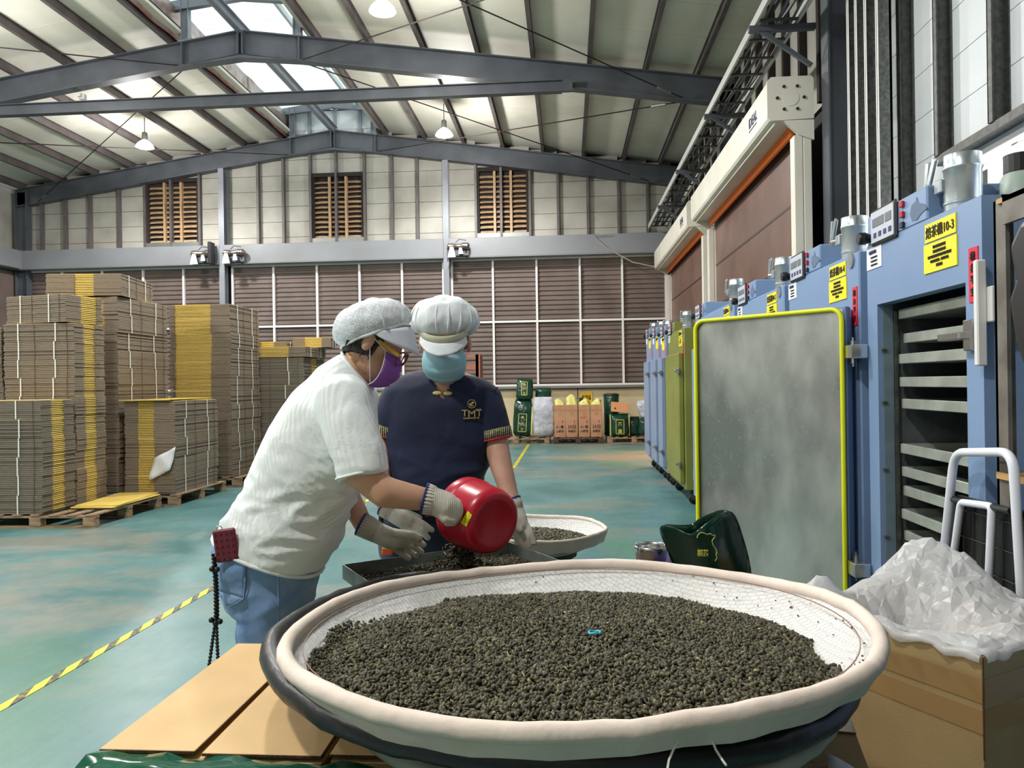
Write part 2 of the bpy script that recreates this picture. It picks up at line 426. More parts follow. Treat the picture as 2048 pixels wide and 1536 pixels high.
# cross-bracing rods
def rod(p, q, lab):
    p = Vector(p); q = Vector(q); d = (q - p).normalized()
    o = MB().tube([p, q], .011, 6).build('bracing_rod', M_soot)
    tag(o, lab, 'steel rod', 'roof bracing rods', 'structure')
    MB().tube([q - d * .75, q - d * .72, q - d * .45, q - d * .42], [.012, .028, .028, .012], 6).build('turnbuckle', M_galv, o)
def rz(X): return zr(X) - .42
for (ya, yb_, nm) in ((13.1, 18.4, 'far'), (7.8, 13.1, 'middle'), (2.5, 7.8, 'near')):
    for X0, X1, sd in ((-4.72, 2.15, 'right'), (-6.78, -13.6, 'left')):
        rod((X0, ya, rz(X0)), (X1, yb_, rz(X1)), f'thin dark bracing rod running up to the ridge, {sd} slope of {nm} bay')
        rod((X0, yb_, rz(X0)), (X1, ya, rz(X1)), f'thin dark bracing rod crossing down to the eave, {sd} slope of {nm} bay')

# ---------------------------------------------------------------- far wall
wf = cub('wall_far', M_back, XL - .1, XR + .3, YF, YF + .2, 0, 8.4)
wf.location = (0, 0, 0); wf.scale = (1, 1, 1)
wf.data = MB().box(XL - .1, XR + .3, YF, YF + .2, 0, 8.4).mesh(M_back)
tag(wf, 'far gable wall with pale panels above a band of brown blinds', 'wall', kind='structure')
studs = [-14.15, -13.52, -12.88, -12.21, -11.43, -10.73, -10.04, -9.28, -8.6, -7.75, -7.09, -6.39, -5.73, -5.0, -4.3, -3.66, -2.93, -2.2, -1.57, -.86, -.17, .56, 1.31, 2.01, 2.6]
LOUV = [(-10.73, -9.28), (-6.39, -5.0), (-2.2, -.86)]
ZB0, ZB1 = 4.50, 4.97            # eave beam
for i in range(len(studs) - 1):
    x0, x1 = studs[i] + .012, studs[i + 1] - .012
    lou = any(x0 > a - .05 and x1 < b_ + .05 for a, b_ in LOUV)
    ztop = max(zr(x0), zr(x1)) + .1
    z = ZB1
    rows = []
    zz = 4.80
    while zz < ztop: rows.append((zz, min(zz + .385, ztop))); zz += .39
    for (a, b_) in rows:
        if b_ < ZB1: continue
        if lou and a > 5.02 and b_ < 6.9: continue
        cub('panel', M_panel, x0, x1, YF - .06, YF, a, b_ - .005, wf)
    if lou:
        cub('panel', M_panel, x0, x1, YF - .06, YF, 6.72, 6.9, wf)
for k, X in enumerate(studs):
    wd = .11 if k in (8, 16) else .06
    if k in (0, 24): continue
    mid = any(a + .1 < X < b_ - .1 for a, b_ in LOUV)
    cub('stud', M_steel_l if wd > .1 else M_purl, X - wd / 2, X + wd / 2, YF - .18, YF - .06, ZB1, zr(X) - .05, wf)
for a, b_ in LOUV:
    lo = thing('window_%d' % (LOUV.index((a, b_)) + 1), ['sooty slatted wall louvre nearest the corner column', 'sooty slatted wall louvre under the roof apex', 'sooty slatted wall louvre above the far floodlight'][LOUV.index((a, b_))], 'louvre', (a, YF, 5.1), kind='structure')
    cub('shaft', M_soot, a + .03, b_ - .03, YF - .02, YF, 5.1, 6.75, lo)
    z = 5.16
    # slats in three columns, each its own piece
    cw = (b_ - a - .12) / 3
    sl = MB().box(-cw / 2 + .03, cw / 2 - .03, -.003, .003, -.042, .042, R=Matrix.Rotation(math.radians(-42), 3, 'X')).mesh(M_daylit_slat)
    while z < 6.62:
        for c_ in range(3):
            o = put('slat', sl, lo, (.06 + cw * (c_ + .5), -.06, z - 5.1), (random.uniform(-.12, .12), random.uniform(-.03, .03), 0))
        z += .125
    for c_ in range(4):
        X = a + .06 + cw * c_
        cub('louvre_post', M_daylit_slat if c_ in (1, 2) else M_soot, X - .03, X + .03, YF - .13, YF - .03, 5.08, 6.72, lo)
    cub('louvre_head', M_soot, a, b_, YF - .14, YF - .02, 6.66, 6.76, lo); cub('louvre_sill', M_galv, a, b_, YF - .16, YF - .02, 5.0, 5.12, lo)

# eave box beam, three lengths between the columns
for (x0, x1, lab) in ((-14.0, -8.66, 'long grey box beam on the far wall above the stacks'), (-8.54, -2.98, 'long grey box beam on the far wall behind the two workers'), (-2.86, 2.5, 'long grey box beam on the far wall nearest the shutters')):
    o = MB().box(x0, x1, YF - .42, YF - .02, ZB0, ZB1, .012).build('eave_beam', M_beam); tag(o, lab, 'beam', 'eave beams of the far wall', 'structure')
    cub('flange', M_beam, x0, x1, YF - .46, YF - .1, ZB0 - .02, ZB0, o)
for X, lab in ((-8.6, 'slim grey wall column between the floodlight pair'), (-2.92, 'slim grey wall column beside the single floodlight')):
    o = MB().ibeam((X, YF - .3, 0), (X, YF - .3, zr(X) - .47), .14, .2, .014, up=(0, 1, 0)).build('wall_column', M_steel_l); tag(o, lab, 'column', kind='structure')

# window band: brown horizontal blinds behind white bars
mull = [-14.09, -12.98, -11.9, -10.8, -9.73, -8.67, -8.44, -7.37, -6.25, -5.16, -4.08, -3.04, -2.82, -1.8, -.72, .34, 1.37, 2.42]
ZS, ZMID = 1.36, 2.92
wb = thing('window_4', 'wide band of brown slatted blinds behind white window bars', 'window', (0, YF, ZS), kind='structure')
def corr(wd, z0, z1):
    mb = MB(); n = max(2, int((z1 - z0) / .11)); P = []
    for i in range(n):
        a = z0 + (z1 - z0) * i / n; h = (z1 - z0) / n
        P += [[(-wd / 2, 0, a), (wd / 2, 0, a)], [(-wd / 2, -.028, a + h * .25), (wd / 2, -.028, a + h * .25)], [(-wd / 2, -.028, a + h * .6), (wd / 2, -.028, a + h * .6)], [(-wd / 2, 0, a + h * .85), (wd / 2, 0, a + h * .85)]]
    P.append([(-wd / 2, 0, z1), (wd / 2, 0, z1)])
    return mb.grid(P).mesh(M_blind)
for i in range(len(mull) - 1):
    x0, x1 = mull[i], mull[i + 1]
    if x1 - x0 < .4: continue
    for (z0, z1) in ((ZS, ZMID), (ZMID, ZB0)):
        put('blind', corr(x1 - x0 - .05, z0 + .03, z1 - .03), wb, ((x0 + x1) / 2, -.08, -ZS))
for X in mull: cub('mullion', M_white, X - .025, X + .025, YF - .17, YF - .1, ZS, ZB0, wb)
for (x0, x1) in ((-14.1, -8.67), (-8.44, -3.04), (-2.82, 2.44)):
    cub('transom', M_white, x0, x1, YF - .165, YF - .1, ZMID - .025, ZMID + .025, wb)
    cub('window_head', M_white, x0, x1, YF - .165, YF - .1, ZB0 - .06, ZB0 - .02, wb)
    cub('window_sill', M_galv, x0, x1, YF - .2, YF - .02, ZS - .10, ZS - .04, wb); cub('sill_trim', M_white, x0, x1, YF - .19, YF - .02, ZS - .04, ZS + .01, wb)
X = XL
while X < XR:
    cub('lower_panel', M_cream, X + .01, min(X + 2.4, XR) - .01, YF - .08, YF, 0, ZS - .11, wf); X += 2.4

# ---------------------------------------------------------------- left and rear walls
wl = MB().box(XL - .3, XL - .1, YB, YF, 0, 6.7).build('wall_left', M_panel); tag(wl, 'pale panelled side wall at the left edge', 'wall', kind='structure')
MB().box(XL - .1, XL + .28, YB, YF - .3, ZB0, ZB1, .01).build('side_beam', M_beam, wl)
for i in range(6):
    cub('side_blind', M_blind, XL - .1, XL - .05, 13.4 + i * .85, 14.2 + i * .85, ZS, ZB0 - .02, wl)
for i in range(7): cub('side_mullion', M_white, XL - .1, XL, 13.35 + i * .85, 13.42 + i * .85, ZS, ZB0, wl)
wr_ = MB().box(XL - .3, XR + .3, YB - .2, YB, 0, 8.4).build('wall_rear', M_panel); tag(wr_, 'pale panelled rear wall behind the camera', 'wall', kind='structure')

# ---------------------------------------------------------------- right wall
wr = MB().box(XR, XR + .2, YB, 1.0, 0, 6.9).box(XR, XR + .2, 1.0, 5.9, 3.0, 6.9).box(XR, XR + .2, 1.0, 5.9, 0, 1.75).box(XR, XR + .2, 5.9, YF, 0, 6.9).build('wall_right', M_back)
tag(wr, 'long side wall with white panels, shutters and a bright window', 'wall', kind='structure')
ys = [7.6, 7.2, 6.55, 5.93, 5.2, 4.4, 3.6, 2.8, 2.0, 1.2, .4, -.3]
for i in range(len(ys) - 1):
    z = 3.06 if ys[i] < 6.0 else 0.0
    zz = z
    while zz < 6.6:
        h = .36 if zz >= 2.8 else .7
        cub('panel', M_panel_w, XR - .05, XR, ys[i + 1] + .008, ys[i] - .008, zz, zz + h - .006, wr); zz += h
for Y in (6.55, 5.93, 5.2, 4.4, 3.6, 2.8, 2.0, 1.2):
    mb = MB().box(XR - .17, XR - .05, Y - .006, Y + .006, 3.06 if Y < 6.0 else 0, 6.6); mb.box(XR - .17, XR - .16, Y - .05, Y + .006, 3.06 if Y < 6.0 else 0, 6.6)
    mb.box(XR - .06, XR - .05, Y - .05, Y + .006, 3.06 if Y < 6.0 else 0, 6.6)
    mb.build('stud', M_galv_d, wr)
MB().box(XR - .16, XR - .04, 1.0, 5.98, 3.0, 3.06).build('window_lintel', M_galv_d, wr)
# bright window
wn = thing('window_5', 'bright white-framed window above the blue ovens', 'window', (XR, 5.5, 1.75), kind='structure')
M_glass = bpy.data.materials.new('window_glass'); M_glass.use_nodes = True
nt, b = nodes(M_glass); t_ = nt.nodes.new('ShaderNodeBsdfTransparent'); g_ = nt.nodes.new('ShaderNodeBsdfGlossy'); g_.inputs[1].default_value = .05; mx = nt.nodes.new('ShaderNodeMixShader'); mx.inputs[0].default_value = .06
nt.links.new(t_.outputs[0], mx.inputs[1]); nt.links.new(g_.outputs[0], mx.inputs[2]); nt.links.new(mx.outputs[0], nt.nodes['Material Output'].inputs[0])
cub('frame_head', M_white, XR - .06, XR + .1, 1.0, 5.9, 2.90, 3.0, wn); cub('frame_sill', M_white, XR - .06, XR + .1, 1.0, 5.9, 1.75, 1.83, wn)
for Y in (5.86, 5.12, 4.4, 3.7, 3.0, 2.3, 1.6, 1.04): cub('frame_bar', M_white, XR - .05, XR + .08, Y - .035, Y + .035, 1.83, 2.9, wn)
for a, b_ in ((5.12, 5.86), (4.4, 5.12), (3.7, 4.4), (3.0, 3.7), (2.3, 3.0), (1.6, 2.3), (1.04, 1.6)):
    cub('pane', M_glass, XR + .02, XR + .026, a + .03, b_ - .03, 1.83, 2.9, wn)
# upper wall above the shutters: pale strips between dark studs
Y = 8.1
while Y < 18.2:
    cub('panel', M_panel, XR - .04, XR, Y, Y + .5, 4.5, 6.6, wr); cub('stud', M_soot, XR - .12, XR, Y + .54, Y + .62, 4.5, 6.6, wr); Y += .68
# ================================================================ FIXTURES
# high-bay lamps, two rows
M_lampglow = emat('lamp_glow', (1.0, .97, .90, 1), 30.0)
def lamp_fix(X, Y, lab):
    t = thing('high_bay_lamp', lab, 'lamp', (X, Y, 6.74), group='high-bay lamps in two rows')
    MB().tube([(0, 0, .22), (0, 0, zr(X) - 6.74 + .01)], .008, 6).build('hanger', M_soot, t, world=False)
    MB().lathe([(.03, .24), (.055, .22), (.06, .08), (.05, .05)], 20).build('housing', M_galv, t, world=False, smooth=True, ang=40)
    MB().lathe([(.06, .06), (.1, .03), (.16, -.03), (.19, -.09), (.185, -.09), (.15, -.03), (.09, .02), (.06, .04)], 28, capb=False, capt=False).build('reflector', emat('glowing_acrylic', (1.0, .97, .92, 1), 3.5), t, world=False, smooth=True)
    MB().lathe([(.01, -.125), (.1, -.115), (.165, -.095), (.178, -.075)], 28, capt=True).build('lens', M_lampglow, t, world=False, smooth=True)
    for kind, en in (('SPOT', LAMP_W), ('POINT', LAMP_W * .5)):
        ld = bpy.data.lights.new('lamp_light', kind); ld.energy = en; ld.color = (1.0, .975, .94); ld.shadow_soft_size = .16
        if kind == 'SPOT': ld.spot_size = math.radians(168); ld.spot_blend = .35
        lo = bpy.data.objects.new('lamp_light', ld); col.objects.link(lo); lo.parent = t; lo.location = (0, 0, -.30)
for X, Y, lab in ((-9.1, 15.7, 'lit high-bay lamp hanging over the cardboard stacks'), (-2.52, 15.7, 'lit high-bay lamp hanging before the far gable, right of the ridge'), (-2.52, 10.4, 'lit high-bay lamp at the top edge of the picture'),
                  (-9.1, 10.4, 'lit high-bay lamp above the left aisle, out of frame'), (-9.1, 5.1, 'lit high-bay lamp left of the workers, out of frame'), (-2.52, 5.1, 'lit high-bay lamp above the workers, out of frame'),
                  (-9.1, -.2, 'lit high-bay lamp behind and left of the camera'), (-2.52, -.2, 'lit high-bay lamp just behind the camera')):
    lamp_fix(X, Y, lab)

# floodlights / motor clusters on the eave beam
M_chrome = mat('worn_chrome', S(150, 140, 132), .3, .8, c2=S(80, 70, 64), vs=30)
def flood(X, sg, lab, board):
    t = thing('floodlight', lab, 'floodlight', (X, YF - .56, 4.66), group='floodlights on the eave beam')
    MB().lathe([(.05, 0), (.075, .02), (.075, .16), (.06, .18), (.06, .34), (.085, .36), (.085, .5), (.05, .54)], 18, axis='x', c=(0, 0, .08)).build('motor_body', M_chrome, t, world=False, smooth=True, ang=40)
    MB().prism([(.08, .05), (.16, .05), (.22, -.2), (.02, -.2)], -.13, -.10, 'y').prism([(.3, .03), (.36, .03), (.4, -.12), (.28, -.12)], -.1, -.07, 'y').build('bracket', M_white, t, world=False, recalc=True)
    MB().tube([(.44, .0, .0), (.47, .05, -.12), (.44, .08, -.2)], .018, 8).build('hose', M_soot, t, world=False); MB().tube([(.2, -.04, .16), (.3, -.06, .24), (.46, 0, .22)], .008, 6).build('cable', M_soot, t, world=False)
    MB().box(-.02, .52, .02, .08, -.14, .06).build('back_plate', M_steel, t, world=False)
    if board: MB().box(.5, .58, -.18, .06, -.2, .34, .01).build('side_box', M_black, t, world=False)
    if sg < 0: t.rotation_euler = (0, 0, 0)
    return t
flood(-9.30, 1, 'chrome floodlight with black side box left of the wall column', True)
f2 = flood(-8.48, 1, 'chrome floodlight with white bracket right of the wall column', False)
f3 = flood(-2.86, 1, 'lone chrome floodlight on the beam above the man', False)
tag(MB().tube([(1.05 - .15 * 0, YF - .5, 4.95), (.65, YF - .48, 4.93), (1.0, YF - .5, 4.6), (1.6, YF - .52, 4.25), (2.2, YF - .55, 4.1), (2.5, YF - .56, 4.08)], .012, 6).build('wall_cable', mat('pale_cable', S(170, 160, 150), .6)), 'thin pale cable sagging across the far corner', 'cable')
# small ceiling bits: detector and camera
o = MB().box(-.06, .06, -.05, .05, 0, .1, .01).box(-.03, .03, -.12, -.05, .02, .08, .006).build('ceiling_camera', M_white); o.location = (-8.9, 13.3, zr(-8.9) - .55); tag(o, 'small white box on the left rafter', 'sensor')

# ---- shutters on the right wall
M_ivory = mat('ivory_metal', S(226, 222, 208), .4, c2=S(212, 208, 194), vs=1.5)
M_orange = mat('orange_strip', S(255, 122, 28), .45)
M_curtain = mat('brown_curtain', S(120, 92, 82), .35, c2=S(98, 74, 66), vs=1.2, vdet=8, space='world', bump=.15, bs=3)
M_seam = mat('curtain_seam', S(62, 44, 38), .5)
M_navy = mat('navy_print', S(40, 44, 96), .6)
def shutter(n, y0, y1, lab):
    d = thing('door_%d' % n, lab, 'shutter door', (2.3, (y0 + y1) / 2, 0), kind='structure')
    xb0, xb1 = 2.12, 2.58; z0, z1 = 4.08, 4.51
    prof = [(xb0 + .02, z0), (xb0, z0 + .03), (xb0, z1 - .03), (xb0 + .03, z1), (xb1, z1), (xb1, z0)]
    MB().prism([(a, b) for a, b in prof], y0, y1, 'y').build('shutter_box', M_ivory, d, recalc=True)
    ep = MB().prism([(xb0 - .012, z0 + .03), (xb0 - .012, z1 - .03), (xb0 + .03, z1 + .012), (xb1 - .02, z1 + .012), (xb1, z1 - .02), (xb1, z0), (xb0 + .02, z0 - .012)], y0 - .025, y0, 'y').build('end_plate', M_ivory, d, recalc=True)
    cx_, cz_ = 2.345, 4.30
    MB().lathe([(.085, y0 - .03), (.085, y0 - .024)], 24, (cx_, 0, cz_), 'y').build('bearing_cap', M_ivory, ep, world=True)
    for k in range(6):
        a = PI / 6 + k * PI / 3
        MB().lathe([(.016, y0 - .04), (.016, y0 - .024)], 6, (cx_ + .135 * math.cos(a + PI / 6 + PI / 6 * 0), 0, cz_ + .135 * math.sin(a + PI / 6)), 'y').build('bolt', M_soot, ep, world=True)
    MB().prism([(2.27, z0 - .01), (2.58, z0 - .01), (2.58, z0 - .22), (2.42, z0 - .16)], y0 - .02, y0 + .02, 'y').build('gusset', M_ivory, d, recalc=True)
    # sloped lip and orange brush under the box
    MB().bar((2.2, y0 + .02, z0 - .01), (2.2, y1, z0 - .01), .02, .05).build('lip', M_ivory, d)
    MB().prism([(2.18, z0 - .005), (2.44, z0 - .17), (2.44, z0 - .005)], y1 - .03, y1, 'y').build('gusset', M_ivory, d, recalc=True)
    MB().box(2.395, 2.425, y0 + .15, y1 - .15, z0 - .125, z0 - .0).build('orange_seal', M_orange, d)
    # guide rails
    for yy, s_ in ((y0, 1), (y1 - .14, -1)):
        MB().box(2.38, 2.47, yy, yy + .14, 0, z0 - .16, .006).box(2.475, 2.56, yy, yy + .14, 0, z0 - .12, .006).build('guide_rail', M_ivory, d)
    # curtain in wide strips with dark seams
    z = 0.02
    while z < z0 - .05:
        h = min(.66, z0 - .05 - z)
        cub('curtain_strip', M_curtain, 2.50, 2.52, y0 + .1, y1 - .1, z, z + h - .03, d); cub('seam', M_seam, 2.495, 2.52, y0 + .1, y1 - .1, z + h - .03, z + h, d); z += h
    text_on('lettering', 'IDEAL', M_navy, d, (xb0 - .003, y0 + .62, 4.31), (0, -1, 0), (0, 0, 1), ht=.11, wd=.36, bold=.02)
    MB().box(xb0 - .004, xb0, y0 + .46, y0 + .80, 4.215, 4.228).build('underline', M_navy, d)
shutter(1, 7.98, 12.85, 'near brown rolling shutter under a long ivory box'); shutter(2, 13.25, 18.2, 'far brown rolling shutter under an ivory box')

# ---- cable ladder along the right wall
lad = thing('cable_ladder', 'white cable ladder loaded with dark cables above the shutters', 'cable tray', (2.2, 12, 5.1))
M_lad = mat('ladder_white', S(190, 190, 186), .45)
M_lad2 = mat('ladder_rung', S(84, 82, 78), .5)
for X in (2.0, 2.42): MB().box(X - .012, X + .012, 4.0, 18.2, 5.06, 5.16).build('rail', M_lad, lad)
Y = 4.2; rg = MB().box(-.2, .2, -.018, .018, -.01, .01).mesh(M_lad2)
while Y < 18.1: put('rung', rg, lad, (.01, Y - 12, -.02)); Y += .46
for k in range(7):
    X = 2.06 + k * .05; pts = [(X + .03 * math.sin(Y * 1.7 + k * 2), Y, 5.10 + .012 * (k % 3)) for Y in np.linspace(4.1, 18.1, 40)]
    MB().tube(pts, .014 + .004 * (k % 2), 6).build('cable', M_black if k % 3 else mat('grey_cable', S(96, 96, 98), .5), lad)
for Y in (5.2, 7.95, 10.5, 13.2, 15.8): MB().box(1.93, 2.6, Y - .03, Y + .03, 4.99, 5.05).bar((2.56, Y, 4.62), (2.05, Y, 5.0), .04, .04).build('bracket', M_steel, lad)

# ---- vertical wiring channels beside the column
def channel(Y0, Y1, X, lab, lit):
    t = thing('wiring_channel', lab, 'conduit', (X, (Y0 + Y1) / 2, 0), group='wiring channels on the side wall')
    MB().box(X, X + .02, Y0, Y1, 0, 6.5).build('back', M_galv_d, t)
    for y_ in (Y0, Y1 - .02): MB().box(X - .1, X + .02, y_, y_ + .012, 0, 6.5).build('flange', M_galv, t); MB().box(X - .1, X - .095, y_ - .02, y_ + .03, 0, 6.5).build('lip', M_white, t)
    for k in range(3):
        MB().tube([(X - .03, Y0 + .05 + .05 * k + .02 * math.sin(z * 1.3 + k * 2), z) for z in np.linspace(0, 6.4, 24)], .012, 6).build('cable', M_soot, t)
channel(6.93, 7.14, 2.72, 'open white wiring channel with brown cables beside the column', True)
channel(6.48, 6.74, 2.72, 'second open wiring channel nearer the white wall panels', True)
# ================================================================ TEA OVENS
M_blue = mat('oven_blue', S(126, 152, 188), .42, c2=S(118, 145, 182), vs=2)
M_blue2 = mat('oven_blue_grey', S(134, 150, 178), .42, c2=S(126, 142, 170), vs=2)
M_green = mat('oven_olive', S(130, 134, 62), .45, c2=S(116, 120, 54), vs=2)
M_yel = mat('yellow_sign', S(246, 226, 30), .5)
M_ink = mat('black_ink', S(26, 24, 22), .7)
M_redp = mat('red_paper', S(214, 30, 58), .6)
M_paper = mat('white_paper', S(226, 228, 234), .6)
M_chr = mat('chrome', S(205, 205, 205), .18, .95)
M_duct = mat('galvanised_duct', S(196, 204, 208), .3, .75, c2=S(164, 174, 180), vs=9, vdet=5)
M_disp = mat('display_face', S(190, 196, 208), .4)
M_lcd = mat('lcd', S(112, 118, 122), .3)
M_redsw = mat('red_switch', S(190, 20, 36), .3)
M_gasket = mat('yellow_gasket', S(230, 232, 24), .45)
M_inner = mat('oven_inside', S(120, 128, 130), .4, .5, c2=S(96, 104, 106), vs=8)
M_stain = mat('dark_stain', S(84, 104, 132), .6)
FX = 1.30
CHARS = ['使用前請確認電源', '請勿觸碰高溫內部', '操作時請依照標準程序進行並注意', '每日清潔機體，以維持衛生', '謝謝配合']
def oven(y0, y1, m, num, lab, open_=False, X=FX, ztop=1.95, duct=True, grp='row of tea roasting ovens', far=False):
    t = thing('tea_oven', lab, 'oven', (X, (y0 + y1) / 2, 0), group=grp)
    z0 = .17; xb = X + .95
    if open_:
        oy0, oy1, oz0, oz1 = y0 + .10, y1 - .10, .30, 1.69
        MB().box(X, X + .06, y0, oy0, z0, ztop).box(X, X + .06, oy1, y1, z0, ztop).box(X, X + .06, oy0, oy1, oz1, ztop).box(X, X + .06, oy0, oy1, z0, oz0).build('front_frame', m, t)
        MB().box(X + .06, xb, y0, y0 + .04, z0, ztop).box(X + .06, xb, y1 - .04, y1, z0, ztop).box(X + .06, xb, y0, y1, ztop - .03, ztop).box(X + .06, xb, y0, y1, z0, z0 + .03).box(xb - .03, xb, y0, y1, z0, ztop).build('shell', m, t)
        MB().box(X + .02, X + .06, oy0, oy0 + .008, oz0, oz1).box(X + .02, X + .06, oy1 - .008, oy1, oz0, oz1).build('door_jamb', mat('jamb_blue_grey', S(120, 140, 152), .4, .3), t)
        MB().box(X + .06, xb - .05, oy0 - .02, oy0 + .005, oz0, oz1 + .02).box(X + .06, xb - .05, oy1 - .005, oy1 + .02, oz0, oz1 + .02).build('inner_wall', M_inner, t)
        for yy in (oy0 + .012, oy1 - .012): MB().box(X + .062, X + .074, yy - .008, yy + .008, oz0, oz1 - .03).build('rack_upright', M_galv_d, t)
        for z in (.45, .72, 1.0, 1.28, 1.5): MB().lathe([(.006, X + .01), (.006, X + .03)], 8, (0, oy1 - .012, z), 'x').build('rivet', M_galv_d, t)
    else:
        MB().box(X, xb, y0, y1, z0, ztop, .006).build('body', m, t)
        dr = MB().box(X - .055, X - .004, y0 + .07, y1 - .07, .24, 1.70, .006).build('door', m, t)
        for z in (.45, 1.5):
            MB().box(X - .075, X - .052, y0 + .03, y0 + .13, z - .03, z + .03, .004).box(X - .10, X - .07, y0 + .08, y0 + .14, z - .012, z + .012, .003).build('latch', M_chr, dr)
            MB().tube([(X - .04, y1 - .04, z - .06), (X - .04, y1 - .04, z + .06)], .014, 8).build('hinge', M_chr, dr)
    # control box on the roof
    cb = MB().box(X, X + .40, y1 - .545, y1 - .01, ztop, ztop + .125, .006).build('control_box', m, t)
    if not far or True:
        px0, px1 = y1 - .315, y1 - .075
        MB().box(X - .012, X, px0, px1, ztop - .015, ztop + .135, .006).build('bezel', M_black, cb)
        MB().box(X - .016, X - .01, px0 + .012, px1 - .012, ztop - .003, ztop + .123).build('panel_face', M_disp, cb)
        MB().box(X - .018, X - .015, px0 + .03, px0 + .085, ztop + .06, ztop + .095).build('display', M_lcd, cb); MB().box(X - .018, X - .015, px0 + .10, px1 - .03, ztop + .06, ztop + .095).build('display', M_lcd, cb)
        for k in range(4): MB().box(X - .018, X - .015, px0 + .03 + k * .048, px0 + .055 + k * .048, ztop + .015, ztop + .035).build('button', M_navy, cb)
        MB().lathe([(.022, X - .05), (.026, X - .045), (.026, X - .02), (.018, X)], 14, (0, y1 - .035, ztop + .03), 'x').build('knob', M_black, cb, smooth=True, ang=40)
        for k, z in enumerate((.1, .06, .02)): MB().box(X - .012, X, y1 - .37, y1 - .345, ztop + z - .012, ztop + z + .012, .003).build('switch', M_redsw if k < 2 else M_black, cb)
        # dark worn patch of paint
        pts = [(y1 - .50, .03), (y1 - .47, .015), (y1 - .43, .02), (y1 - .415, .05), (y1 - .43, .08), (y1 - .46, .085), (y1 - .47, .1), (y1 - .485, .075), (y1 - .53, .06), (y1 - .55, .04)]
        MB().prism([(a, ztop + b_) for a, b_ in pts], X - .002, X + .001, 'x').build('worn_patch', M_stain, cb, recalc=True)
    if duct:
        cx_, cy_ = X + .085, y0 + .275
        dk = MB().lathe([(.059, ztop - .01), (.059, ztop + .03), (.062, ztop + .034), (.062, ztop + .041), (.059, ztop + .045), (.059, ztop + .15), (.062, ztop + .155), (.062, ztop + .162), (.059, ztop + .167), (.059, ztop + .205), (.055, ztop + .205), (.055, ztop + .15)], 28, (cx_, cy_, 0), capt=True).build('exhaust_duct', M_duct, t, smooth=True, ang=35)
        MB().box(cx_ - .07, cx_ - .05, cy_ + .01, cy_ + .06, ztop + .08, ztop + .13, .004).build('damper_plate', M_duct, dk)
        MB().tube([(cx_ - .055, cy_ + .04, ztop + .105), (cx_ - .06, cy_ + .135, ztop + .115)], .009, 8).build('damper_rod', M_chr, dk)
        for s_ in (0, 1): MB().bar((cx_ - .06, cy_ + .135 + s_ * .006, ztop + .095), (cx_ - .06, cy_ + .125 + s_ * .05 - .06, ztop + .215), .012, .028, up=(0, 1, 0), ch=.003).build('damper_lever', M_duct, dk)
        MB().lathe([(.05, ztop), (.05, ztop + .2)], 18, (X + .6, y0 + .14, 0)).build('rear_duct', M_duct, t, smooth=True, ang=35)
    # labels
    sg = MB().box(X - .004, X, y0 + .15, y0 + .365, ztop - .085, ztop - .02).build('number_sign', M_yel, t)
    text_on('lettering', '焙茶機' + num, M_ink, sg, (X - .0055, y0 + .257, ztop - .052), (0, -1, 0), (0, 0, 1), wd=.195, ht=.042)
    sg = MB().box(X - .004, X, y0 + .145, y0 + .375, ztop - .195, ztop - .092).build('notice_sign', M_yel, t)
    if not far:
        for k, tx in enumerate(CHARS): text_on('lettering', tx, M_ink, sg, (X - .0055, y0 + .26, ztop - .108 - k * .0165), (0, -1, 0), (0, 0, 1), ht=.0105, bold=.01)
    rd = MB().box(X - .003, X, y0 + .02, y0 + .075, ztop - .33, ztop - .155).build('red_strip', M_redp, t)
    if not far:
        for k, tx in enumerate('機台平安'): text_on('lettering', tx, M_ink, rd, (X - .0045, y0 + .048, ztop - .182 - k * .038), (0, -1, 0), (0, 0, 1), ht=.028, bold=.01)
    pt = MB().box(X - .003, X, y1 - .155, y1 - .005, ztop - .105, ztop - .015).build('maker_plate', M_paper, t)
    if not far:
        text_on('lettering', '電動製茶機', M_navy, pt, (X - .0045, y1 - .07, ztop - .035), (0, -1, 0), (0, 0, 1), ht=.014, bold=.01)
        for k in range(3): text_on('lettering', '製造廠 台灣 電話 04', M_ink, pt, (X - .0045, y1 - .085, ztop - .057 - k * .016), (0, -1, 0), (0, 0, 1), ht=.007)
    if not open_:
        MB().lathe([(.034, X - .008), (.034, X)], 20, (0, y0 + .085, ztop - .03), 'x').build('vent_disc', M_duct, t)
    for yy in (y0 + .12, y1 - .12):
        for xx in (X + .1, xb - .1):
            c_ = MB().lathe([(.05, -.02), (.058, -.014), (.058, .014), (.05, .02)], 16, (xx, yy, .058), 'y').build('caster_wheel', M_black, t)
            MB().box(xx - .035, xx + .035, yy - .032, yy - .024, .05, z0).box(xx - .035, xx + .035, yy + .024, yy + .032, .05, z0).box(xx - .04, xx + .04, yy - .035, yy + .035, z0 - .02, z0).build('caster_fork', M_galv_d, t)
    return t
o103 = oven(2.45, 3.35, M_blue, '10-3', 'blue oven with its door swung open on metal trays, sign 10-3', True)
oven(3.44, 4.50, M_blue, '10-4', 'closed blue oven with sign 10-4, right behind the open door')
oven(4.60, 5.82, M_blue, '10-5', 'closed blue oven with sign 10-5, third in the row')
oven(5.95, 7.70, M_blue, '10-6', 'closed blue oven with a shiny duct, fourth in the row', ztop=2.0)
oven(8.45, 9.75, M_green, '10-7', 'olive green oven on black casters', ztop=1.98)
oven(10.0, 10.55, M_blue2, '10-8', 'narrow grey-blue oven just beyond the olive green one', far=True, ztop=2.0)
oven(10.7, 11.5, M_blue2, '10-9', 'grey-blue oven second from the far end of the row', far=True, ztop=2.05)
oven(11.65, 12.45, M_blue2, '10-10', 'grey-blue oven at the far end of the row', far=True, ztop=2.1)
